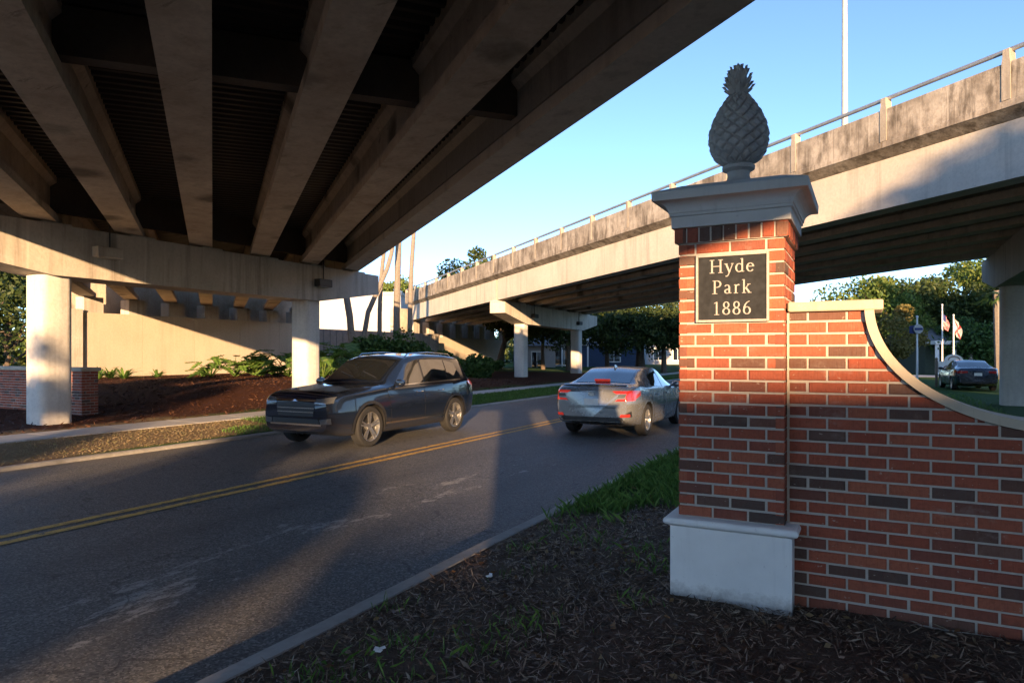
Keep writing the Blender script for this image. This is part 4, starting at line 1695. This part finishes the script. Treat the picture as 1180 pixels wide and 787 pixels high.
palm('leaning grey palm trunk nearest the pier cap end', 409, 41.5, [(409, 400), (403, 365), (398, 335), (396, 300)], .17, 5)
palm('curved palm trunk leaning right and bending upright near its top', 411, 42.5, [(411, 400), (424, 360), (438, 328), (446, 310), (451, 292), (454, 270)], .125, 6)
palm('thin straight palm trunk behind the crossing of the curved one', 437, 44, [(437, 396), (437.5, 360), (439, 320), (443, 285)], .12, 6)
palm('thickest straight palm trunk in the middle of the row', 457, 44, [(457, 398), (457, 360), (458, 320), (459.5, 270)], .18, 7)
palm('rightmost thin palm trunk in front of the overpass end', 472, 43, [(471, 402), (472.5, 360), (474, 310), (477, 265)], .125, 7)
palm('palm with hanging green fronds at the right edge under the overpass', 1152, 46, [(1152, 420), (1150, 380), (1149, 352)], .2, 1.0)


# plants along the abutment
def blade_plant(label, p, n, ln_, leaf, width=.035, group=None):
    root = thing('lily_plant', p, label, 'plant', group)
    rows = MB()
    for i in range(n):
        a = rng.uniform(0, 2 * math.pi)
        d = Vector((math.cos(a), math.sin(a), 0))
        sd = Vector((-d.y, d.x, 0))
        l, el = ln_ * rng.uniform(.6, 1.1), rng.uniform(.5, 1.3)
        pts = []
        for t in np.linspace(0, 1, 6):
            pts.append(d * (l * t * math.cos(el) + .05) + Vector((0, 0, l * (t * math.sin(el) - .45 * t * t))))
        w = [.6, 1, 1, .85, .55, .08]
        rows.grid([[q - sd * width * k, q + Vector((0, 0, -.006)), q + sd * width * k] for q, k in zip(pts, w)])
    rows.build('foliage', M[leaf], root, local=True, smooth_='all', fix=False)
    return root


def phil_plant(label, p, n, size, group=None, leaf='leaf_phil'):
    root = thing('philodendron', p, label, 'plant', group)
    st, lf = MB(), MB()
    for i in range(n):
        a = rng.uniform(0, 2 * math.pi)
        el = rng.uniform(.25, 1.25)
        l = size * rng.uniform(.6, 1.15)
        d = Vector((math.cos(a) * math.cos(el), math.sin(a) * math.cos(el), math.sin(el)))
        sd = Vector((-math.sin(a), math.cos(a), 0))
        tip = d * l
        st.tube([Vector((0, 0, 0)), d * l * .55 + Vector((0, 0, .06)), tip], [.022, .016, .010], 4)
        fd = (Vector((math.cos(a), math.sin(a), 0)) * .85 + Vector((0, 0, -.25 + rng.normal(0, .25)))).normalized()
        up = sd.cross(fd)
        ll = size * .55 * rng.uniform(.75, 1.2)
        # lobed leaf: midrib plus fingers on both sides
        for k in range(7):
            t = k / 6
            b0 = tip + fd * ll * (t * .75 - .12)
            for sg in (-1, 1):
                out = (sd * sg * (1 - .45 * t) + fd * (.25 + .7 * t)).normalized()
                fl = ll * (.52 - .22 * abs(t - .35)) * rng.uniform(.85, 1.1)
                w = fd * ll * .085
                e = b0 + out * fl + up * (-.12 * fl)
                md = b0 + out * fl * .55 + up * .02
                lf.poly([b0 - w, md - w * 1.15, e, md + w * 1.15, b0 + w])
    st.build('stem', M['leaf_phil'], root, local=True, smooth_='all')
    lf.build('foliage', M[leaf], root, local=True, fix=False)
    return root


gl = 'strappy lilies along the abutment foot'
for u, v, dpt, lab in ((113, 440, 27.5, 'leftmost strappy green lily clump at the abutment foot'), (127, 438, 28.2, 'second strappy lily clump from the left at the abutment foot'), (143, 440, 27.8, 'widest strappy lily clump, third from the left at the abutment foot'),
                       (181, 442, 29.5, 'small lone lily clump in the middle of the abutment foot')):
    p = flat(u, dpt)
    p.z = ground_z(p.x, p.y)
    blade_plant(lab, p, 46 if u != 181 else 26, 1.0 if u != 181 else .7, 'leaf_phil', group=gl)
gp = 'lobed philodendrons before the abutment wall'
for u, dpt, sz, n, lab in ((243, 30, .95, 18, 'leftmost lobed philodendron against the beige abutment'), (270, 30.5, 1.0, 20, 'second lobed philodendron from the left, in sun against the abutment'), (296, 31, 1.15, 24, 'large bushy philodendron in the middle of the abutment row'),
                           (318, 31.5, 1.3, 24, 'tallest philodendron just left of the right square column'), (333, 30.5, 1.1, 20, 'philodendron touching the left side of the right square column'),
                           (386, 30, 1.4, 28, 'bright philodendron just right of the square column behind the suv bonnet'), (405, 34, 1.6, 26, 'philodendron behind the suv windscreen, below the leaning palm'),
                           (372, 28, 1.2, 22, 'low bright philodendron at the foot of the right square column')):
    p = flat(u, dpt)
    p.z = ground_z(p.x, p.y)
    phil_plant(lab, p, n, sz, gp)
gh = 'dark shrubs under the palm trunks'
for u, dpt, hh, rr, lab in ((415, 38, 2.0, 1.3, 'dark shrub below the two leaning palm trunks'), (445, 38.5, 2.6, 1.5, 'tallest dark shrub below the straight palm trunks'), (478, 39, 2.0, 1.4, 'dark shrub right of the palm trunks'),
                            (510, 39, 1.5, 1.3, 'low dark shrub below the start of the sunlit overpass'), (540, 40, 1.3, 1.2, 'low dark shrub behind the suv tail'), (556, 42, 1.2, 1.1, 'smallest dark shrub at the end of the row near the leaning oak')):
    p = flat(u, dpt)
    p.z = ground_z(p.x, p.y)
    tree('shrub', lab, p, hh, rr, 2600, 'leaf_hedge', .13, trunk_r=.05, trunk_frac=.1, squash=.8, nclump=14, group=gh, cat='shrub', spread=.5)

# far wood that closes the view
cs = []
for i in range(420):
    a = rng.uniform(R(-180), R(180))
    dd = rng.uniform(115, 150)
    c = FWD * dd * math.cos(a) + RIGHT * dd * math.sin(a)
    k = 260 if abs(a) < R(48) else 170
    h = rng.uniform(4.5, 8.5) if abs(a) < R(48) else rng.uniform(4, 6.5)
    q = rng.normal(size=(k, 3)) * np.array([3.6, 3.6, h * .28]) + np.array([c.x, c.y, h * .45])
    cs.append(q)
cs = np.concatenate(cs)
tag(raw_mesh('far_wood', leaf_quads(cs, .55, aspect=.7), None, 4, M['leaf_oak']), kind='stuff')

# grass and mulch
def blades(name, P, hmin, hmax, w, mat, lean=.45):
    n = len(P)
    a = rng.uniform(0, 2 * np.pi, n)
    h = rng.uniform(hmin, hmax, n)
    ln_ = np.abs(rng.normal(0, lean, n)) * h
    la = rng.uniform(0, 2 * np.pi, n)
    sd = np.stack([np.cos(a), np.sin(a), np.zeros(n)], 1) * (w * rng.uniform(.6, 1.3, n))[:, None]
    bend = np.stack([np.cos(la) * ln_, np.sin(la) * ln_, np.zeros(n)], 1)
    up = np.stack([np.zeros(n), np.zeros(n), h], 1)
    v = np.empty((n, 4, 3))
    v[:, 0] = P - sd
    v[:, 1] = P + sd
    v[:, 2] = P + bend * .35 + up * .6 + sd * .7
    v[:, 3] = P + bend + up
    return tag(raw_mesh(name, v.reshape(-1, 3), None, 4, mat), kind='stuff')


def scatter(n, x0, x1, y0, y1, keep=None):
    x, y = rng.uniform(x0, x1, n), rng.uniform(y0, y1, n)
    if keep is not None:
        k = keep(x, y)
        x, y = x[k], y[k]
    z = np.array([ground_z(a, b) for a, b in zip(x, y)])
    return np.stack([x, y, z - .004], 1)


wob = lambda x, y: np.sin(x * 2.1 + y * 1.3) + np.sin(x * 1.1 - y * 2.3)
near = scatter(34000, -2.73, -.5, 5.6, 15, lambda x, y: (y + .35 * wob(x, y) + .3 * wob(x * 3.1, y * 2.7) + np.maximum(0, x + 1.6) * 1.6 + rng.normal(0, .28, len(x)) > 6.5) & (wob(x * 2.3 + 5, y * 1.9) > -1.55) & ~((x > -1.15) & (x < -.35) & (y < 4.9)))
beyond = scatter(9000, -2.73, 3.5, 15, 34)
rear_l = scatter(7000, -.6, 4, 7, 15)
blades('grass', np.concatenate([near, beyond, rear_l]), .035, .14, .0045, M['grass'], .6)
tufts = []
for tx, ty, k, sp in ((-2.55, 2.05, 60, .09), (-2.35, 2.5, 70, .12), (-2.2, 2.9, 60, .13), (-1.95, 2.6, 60, .16), (-1.75, 3.0, 80, .13), (-1.65, 3.35, 70, .12), (-2.6, 1.65, 40, .05), (-2.82, 2.35, 16, .02), (-1.3, 4.6, 60, .12), (-1.5, 4.95, 60, .12), (-1.2, 3.9, 30, .08), (-2.0, 5.2, 60, .13),
                      (-1.25, 5.3, 50, .16), (-2.4, 5.6, 60, .12), (-1.8, 2.2, 50, .16), (-2.6, 3.4, 24, .08), (-2.1, 4.3, 24, .1), (-2.79, 1.45, 50, .03), (-.2, 3.0, 12, .06), (-2.45, 4.9, 40, .1)):
    x, y = rng.normal(tx, sp, k), rng.normal(ty, sp, k)
    ok_ = x > -2.73
    x, y = x[ok_], y[ok_]
    tufts.append(np.stack([x, y, [ground_z(a, b_) for a, b_ in zip(x, y)]], 1))
t_ = blades('grass', np.concatenate(tufts), .025, .085, .0026, M['grass'], .6)
fl = scatter(42000, -13.4, -11.3, 3, 46)
dry_k = fl[:, 1] + 1.2 * wob(fl[:, 0], fl[:, 1]) < 11.3
blades('dry_grass', fl[dry_k], .012, .04, .0035, M['drygrass'], 1.3)
blades('grass', fl[~dry_k], .03, .09, .006, M['grass'], .6)


def chips(name, P, l0, l1, w, mat):
    n = len(P)
    a = rng.uniform(0, 2 * np.pi, n)
    l = rng.uniform(l0, l1, n) / 2
    tl = rng.normal(0, .38, n)
    d = np.stack([np.cos(a), np.sin(a), tl], 1)
    sd = np.stack([-np.sin(a), np.cos(a), rng.normal(0, .5, n)], 1) * (w * rng.uniform(.5, 1.5, n))[:, None]
    P = P + np.stack([np.zeros(n), np.zeros(n), rng.uniform(.004, .03, n)], 1)
    v = np.empty((n, 4, 3))
    v[:, 0] = P - d * l[:, None] - sd * .4
    v[:, 1] = P + sd
    v[:, 2] = P + d * l[:, None] + sd * .3
    v[:, 3] = P - sd
    return tag(raw_mesh(name, v.reshape(-1, 3), None, 4, mat), kind='stuff')


pk_ = lambda x, y: ~((x > -1.09) & (x < -.36) & (y > 4.14) & (y < 4.9)) & ~((x > -.42) & (y > 4.29) & (y < 4.6))
chips('mulch', scatter(60000, -2.7, 2.2, .6, 7.0, pk_), .02, .09, .0035, M['chips'])
chips('pine_straw', scatter(9000, -2.7, 2.2, .6, 7.0, lambda x, y: pk_(x, y) & (wob(x * 1.3, y * 1.1) > -.2)), .06, .16, .0016, M['straw'])
chips('bark_chunks', scatter(3200, -2.7, 2.2, .6, 7.0, pk_), .025, .075, .010, M['chips'])
fl_ = scatter(1100, -2.7, 2.2, .6, 8.0, pk_)
fl_[:, 2] += .022
tag(raw_mesh('fallen_leaves', leaf_quads(fl_, .022, flat_=.75, aspect=.6), None, 4, M['fallen']), kind='stuff')
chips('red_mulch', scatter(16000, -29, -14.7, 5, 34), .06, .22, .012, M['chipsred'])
# small pale litter
for i, (u, v, lab) in enumerate(((437, 752, 'flat white paper scrap near the kerb, lower of the two scraps'), (564, 666, 'crumpled pale scrap on the mulch above the weeds'))):
    ray = at(u, v, 1) - Vector((0, 0, EYE))
    t = (EYE - .235) / -ray.z
    p = Vector((0, 0, EYE)) + ray * t
    m = MB()
    for k in range(3):
        m.obox(p + Vector((rng.normal(0, .008), rng.normal(0, .008), .012 + .006 * k)), (math.cos(k), math.sin(k), .1), (-math.sin(k), math.cos(k), .15), (0, 0, 1), .017, .010, .0012)
    tag(m.build('paper_scrap', M['whitepaint']), lab, 'litter', 'scraps on the mulch')

# ------------------------------------------------------------------ far buildings and street furniture
def frame_at(u, depth):
    p = flat(u, depth)
    return p


def house(name, label, u0, u1, depth, h, deep, wall, roof, roof_h, windows, z=-.1, cat='house'):
    a, b_ = flat(u0, depth, z), flat(u1, depth, z)
    d = (b_ - a).normalized()
    bk = Vector((-d.y, d.x, 0))
    w = (b_ - a).length
    root = thing(name, a.lerp(b_, .5), label, cat)
    F = lambda x, y, zz: a + d * x + bk * y + Vector((0, 0, zz))
    m = MB()
    m.quadstrip([[F(0, 0, zz), F(w, 0, zz), F(w, deep, zz), F(0, deep, zz)] for zz in (-.5, h)])
    m.build('wall', wall, root)
    if roof_h > 0:
        m = MB()
        e = .45
        m.quadstrip([[F(-e, -e, h + .002), F(-e, deep / 2, h + roof_h), F(-e, deep + e, h + .002), F(-e, deep + e, h - .12), F(-e, -e, h - .12)],
                     [F(w + e, -e, h + .002), F(w + e, deep / 2, h + roof_h), F(w + e, deep + e, h + .002), F(w + e, deep + e, h - .12), F(w + e, -e, h - .12)]])
        m.build('roof', roof, root)
    else:
        m = MB()
        m.quadstrip([[F(-.1, -.1, zz), F(w + .1, -.1, zz), F(w + .1, deep + .1, zz), F(-.1, deep + .1, zz)] for zz in (h + .002, h + .3)])
        m.build('parapet_cap', roof, root)
    for (x0, x1, z0, z1, trim) in windows:
        m = MB()
        t_ = .12
        for q in ((x0 - t_, x1 + t_, z1, z1 + t_), (x0 - t_, x1 + t_, z0 - t_, z0), (x0 - t_, x0, z0, z1), (x1, x1 + t_, z0, z1), ((x0 + x1) / 2 - .03, (x0 + x1) / 2 + .03, z0, z1)):
            m.hexa([F(q[0], -.06, q[2]), F(q[1], -.06, q[2]), F(q[1], -.004, q[2]), F(q[0], -.004, q[2]), F(q[0], -.06, q[3]), F(q[1], -.06, q[3]), F(q[1], -.004, q[3]), F(q[0], -.004, q[3])])
        wn_ = m.build('window', trim, root)
        m = MB()
        m.hexa([F(x0, -.025, z0), F(x1, -.025, z0), F(x1, -.003, z0), F(x0, -.003, z0), F(x0, -.025, z1), F(x1, -.025, z1), F(x1, -.003, z1), F(x0, -.003, z1)])
        m.build('pane', M['glass'], wn_)
    return root, F, w


wp = M['whitepaint']
h1, F1, w1 = house('blue_house', 'blue sided house with white trim behind the columns of the sunlit overpass', 592, 735, 76, 5.4, 9, M['bluesiding'], M['roofgrey'], 2.2,
                   [(1.2, 2.6, 1.0, 2.4, wp), (4.4, 6.8, .6, 2.9, wp), (8.6, 10.0, 3.2, 4.5, wp), (10.5, 11.8, 1.0, 2.5, wp), (1.4, 2.4, 3.3, 4.5, wp)])
m = MB()
for x in (3.6, 5.2, 6.4, 8.0):
    p = [F1(x, -1.6, 0), F1(x + .16, -1.6, 0), F1(x + .16, -1.44, 0), F1(x, -1.44, 0)]
    m.hexa(p + [q + Vector((0, 0, 3.2)) for q in p])
p = [F1(3.4, -1.75, 3.2), F1(8.3, -1.75, 3.2), F1(8.3, -.06, 3.2), F1(3.4, -.06, 3.2)]
m.hexa(p + [q + Vector((0, 0, .3)) for q in p])
p = [F1(0, -.14, 2.75), F1(w1, -.14, 2.75), F1(w1, -.062, 2.75), F1(0, -.062, 2.75)]
m.hexa(p + [q + Vector((0, 0, .14)) for q in p])
m.build('porch', wp, h1)
house('garage', 'low white outbuilding at the left end of the blue house', 600, 640, 72, 2.7, 4, M['whitestucco'], M['roofgrey'], .8, [(1.2, 2.2, .1, 2.0, wp)], cat='outbuilding')
house('pale_house', 'pale house glimpsed through the oaks right of the blue house', 745, 800, 92, 5.0, 8, M['whitestucco'], M['roofgrey'], 2.0, [(1, 2.2, 1, 2.5, wp), (3.6, 4.8, 1, 2.5, wp)])
house('white_building', 'plain white stucco building behind the palm trunks and ribbed wall', 345, 462, 66, 7.5, 20, M['whitestucco'], M['whitestucco'], 0, [], cat='building')
h3, F3, w3 = house('porch_house', 'small dark house with white porch columns and a pale roof edge behind the flags', 1066, 1135, 58, 2.9, 6, plain('dark_green_wall', (.05, .07, .05), .8), M['roofgrey'], 1.3, [(3.4, 4.4, .9, 2.1, wp)])
m = MB()
for x in (.1, 1.5, 2.9):
    m.obox(F3(x, -1.5, 1.25), (1, 0, 0), (0, 1, 0), (0, 0, 1), .14, .14, 1.35)
p = [F3(-.2, -1.75, 2.6), F3(3.2, -1.75, 2.6), F3(3.2, -.06, 2.6), F3(-.2, -.06, 2.6)]
m.hexa(p + [q + Vector((0, 0, .3)) for q in p])
m.build('porch', wp, h3)


def flag_pole(label, u, depth, vtop, flagfn, cat='flagpole'):
    p = flat(u, depth)
    p.z = 0
    root = thing('flagpole', p, label, cat, 'poles on the lawn by the parked sedan')
    ht = at(u, vtop, depth).z
    m = MB()
    m.tube([(0, 0, -.1), (0, 0, ht)], [.06, .04], 8)
    m.lathe([(.001, -.07), (.06, -.03), (.07, 0), (.06, .03), (.001, .07)], (0, 0, ht + .05), 10)
    m.build('pole', M['whitepaint'], root, local=True, smooth_=True)
    flagfn(root, ht)


def cloth(root, z0, z1, w, mats, cellfn, nx=14, nz=22):
    """limp flag hanging from the pole, folds running downwards"""
    m = MB()
    r = Vector((RIGHT.x, RIGHT.y, 0))
    f = Vector((FWD.x, FWD.y, 0))
    for i in range(nx):
        for j in range(nz):
            q = []
            for (a, b_) in ((i, j), (i + 1, j), (i + 1, j + 1), (i, j + 1)):
                x, t = a / nx, b_ / nz
                droop = .45 * x * (z1 - z0)
                px = .05 + w * x * (.62 + .10 * math.sin(5 * t))
                py = .13 * math.sin(x * 9 + t * 3) * x
                q.append(r * px + f * py + Vector((0, 0, lerp(z1, z0 + .1, t) - droop * (1.05 - .1 * t))))
            m.poly(q, cellfn(i / nx, j / nz))
    m.build('flag', mats, root, local=True, smooth_='all', fix=False)


red, wht, blu = plain('flag_red', (.42, .03, .035), .8), plain('flag_white', (.40, .39, .38), .8), plain('flag_blue', (.02, .035, .14), .8)
flag_pole('taller flagpole with the stars and stripes, right of the blue round sign', 1086, 50, 352,
          lambda r_, h: cloth(r_, h - 1.6, h - .55, .62, [red, wht, blu], lambda x, t: 2 if (x < .42 and t < .54) else int(t * 13) % 2))
flag_pole('shorter flagpole with a white flag crossed in red, behind the white sign', 1099, 48, 364,
          lambda r_, h: cloth(r_, h - 1.3, h - .15, .72, [red, wht], lambda x, t: 0 if abs(x - t) < .11 or abs(x - (1 - t)) < .11 else 1))


def round_sign(root, ht):
    m = MB()
    c = Vector((0, 0, ht - .62))
    r, f = RIGHT, FWD
    ring = lambda rad, d: [c + r * (rad * math.cos(a)) - f * d + Vector((0, 0, rad * math.sin(a))) for a in np.linspace(0, 2 * math.pi, 25)[:-1]]
    m.quadstrip([ring(.25, .06), ring(.25, .14)])
    pn = m.build('round_panel', wht, root, local=True)
    m = MB()
    m.obox(c - f * .155 + r * .0, r, f, (0, 0, 1), .20, .012, .06)
    m.build('dark_band', blu, pn, local=True)
    m = MB()
    m.quadstrip([[c - r * .42 - f * .02 + Vector((0, 0, -.22)), c - r * .06 - f * .02 + Vector((0, 0, -.26)), c - r * .06 - f * .02 + Vector((0, 0, .22)), c - r * .42 - f * .02 + Vector((0, 0, .15))],
                 [c - r * .42 + f * .02 + Vector((0, 0, -.22)), c - r * .06 + f * .02 + Vector((0, 0, -.26)), c - r * .06 + f * .02 + Vector((0, 0, .22)), c - r * .42 + f * .02 + Vector((0, 0, .15))]])
    m.build('blue_panel', blu, root, local=True)


flag_pole('white pole carrying a blue and white round sign, beside the golden bush', 1057, 37, 366, round_sign, 'sign pole')

# white arched sign behind the parked sedan
p = flat(1099, 36)
sg = thing('arched_sign', (p.x, p.y, .12), 'white arched sign board between two posts, behind the parked sedan', 'sign')
m = MB()
r, f = RIGHT, FWD
pts = [(-.82, .62), (.82, .62), (.82, 1.2)] + [(.5 * math.cos(a), 1.2 + .36 * math.sin(a)) for a in np.linspace(0, math.pi, 14)] + [(-.82, 1.2)]
m.quadstrip([[r * x - f * d + Vector((0, 0, z)) for x, z in pts] for d in (-.04, .04)])
bd = m.build('board', plain('aged_white_sign', (.76, .71, .63), .6), sg, local=True)
m = MB()
for k, (rx, zc) in enumerate(((.62, .78), (.34, 1.22))):
    rows = [[r * (rx * math.cos(a) * (1 - e)) - f * .05 + Vector((0, 0, zc + .26 * math.sin(a) * (1 - 1.6 * e))) for e in (0, .13)] for a in np.linspace(.15, math.pi - .15, 16)]
    m.grid(rows)
m.build('painted_arc', plain('sign_brown', (.20, .07, .05), .6), bd, local=True)
for x in (-.9, .9):
    m = MB()
    m.box(-.06, .06, -.06, .06, -.25, 1.3, ch=.01)
    m.lathe([(.075, 1.3), (.075, 1.35), (.001, 1.42)], (0, 0, 0), 8)
    m.v = [tuple(Vector(q) + r * x) for q in m.v]
    m.build('post', M['woodpost'], sg, local=True)

# lamp mast behind the sunlit overpass
p = RB.X(-.9, 5.6, 1.57)
mast = thing('lamp_mast', p, 'white lamp mast rising from the far side of the sunlit overpass', 'lamp post')
m = MB()
m.tube([(0, 0, 0), (0, 0, 13.5)], [.16, .10], 12)
m.build('mast', M['railpaint'], mast, local=True, smooth_=True)
m = MB()
m.tube([(0, 0, 13.4), (-.8, .6, 13.9), (-1.6, 1.2, 14.0)], [.06, .05, .04], 8)
m.obox((-1.9, 1.45, 13.98), (-.8, .6, 0), (.6, .8, 0), (0, 0, 1), .38, .14, .06)
m.build('lamp_head', M['railmetal'], mast, local=True)

# ------------------------------------------------------------------ unseen behind the viewer: buildings added for shade, oaks sized for the dapple
SD, SE = Vector((-.469, .883, 0)), Vector((.883, .469, 0))
S = lambda p_, q_, z=0.0: SE * p_ + SD * q_ + Vector((0, 0, z))
def block(name, label, p0, p1, q0, q1, h, storeys):
    b_ = thing(name, S((p0 + p1) / 2, (q0 + q1) / 2), label, 'building')
    m = MB()
    m.quadstrip([[S(p0, q0, z), S(p1, q0, z), S(p1, q1, z), S(p0, q1, z)] for z in (-.2, h - .3)])
    m.build('wall', M['bouncewall'], b_)
    m = MB()
    m.quadstrip([[S(p0 - .2, q0 + .2, z), S(p1 + .2, q0 + .2, z), S(p1 + .2, q1 - .2, z), S(p0 - .2, q1 - .2, z)] for z in (h - .298, h)])
    m.build('roof_slab', M['roofgrey'], b_)
    for st in range(storeys):
        z = 1.0 + st * (h - .8) / storeys
        for k in range(int((p1 - p0) / 3.2)):
            a = p0 + 1 + k * 3.2
            m = MB()
            m.hexa([S(a, q0 + .04, z), S(a + 1.5, q0 + .04, z), S(a + 1.5, q0 + .003, z), S(a, q0 + .003, z), S(a, q0 + .04, z + 1.5), S(a + 1.5, q0 + .04, z + 1.5), S(a + 1.5, q0 + .003, z + 1.5), S(a, q0 + .003, z + 1.5)])
            m.build('window', M['glass'], b_)


M['bouncewall'] = plain('cream_bounce_wall', (.72, .68, .60), .85, scale=3)  # made pale so the added blocks bounce sky light onto shaded brick
block('low_shade_block', 'unseen two storey cream block added behind the viewer, shading the verge and the lower brick wall', .3, 10.4, -42, -52, 7.85, 2)  # added block; its height sets where shade ends on the wall
block('low_shade_block', 'unseen single storey cream annex added behind the viewer to shade the verge, joined to the low block', -1.35, .28, -42.5, -50, 6.75, 1)  # added to keep sun off the near verge
block('tall_shade_block', 'unseen four storey cream block added behind the viewer to shade the overpass, next to the low block', 10.6, 20.8, -43, -56, 14.0, 4)  # added for shade on the overpass edge and right column
block('tall_shade_block', 'unseen three storey cream block added behind the viewer for shade, beside the four storey one', 21, 31, -43, -56, 9.4, 3)  # added block, kept lower so sun reaches the arched sign
block('tall_shade_block', 'tallest unseen cream block, added far behind the viewer on the right to shade the far trees', 33.5, 64, -40, -54, 21.5, 6)  # added to darken the trees beyond the parked sedan
tree('oak_tree', 'tall oak behind the viewer whose shadow falls on the sunlit overpass', S(11.3, -34), 14.7, 2.8, 4600, 'leaf_oak', .20, trunk_r=.3, trunk_frac=.6, squash=.9)
for i, (p_, q_, h, cr, n) in enumerate(((-3.95, -30, 7.9, 2.15, 6200), (-8.0, -31, 6.4, 2.0, 3000), (-10.6, -24, 7.3, 1.9, 2300), (-13.6, -30, 8.5, 2.8, 8000), (-17.8, -31, 8.4, 2.7, 4600), (-23, -34, 6.0, 2.8, 3200), (-29, -34, 6.4, 3.0, 3200))):  # unseen row; crowns sized and spaced to shade road, suv and low wall
    tree('oak_tree', 'small unseen oak in the row behind the viewer, left of the added building', S(p_, q_), h, cr, n, 'leaf_oak', .17, trunk_r=.16, trunk_frac=.2, squash=1.0, group='small unseen oaks behind the viewer')
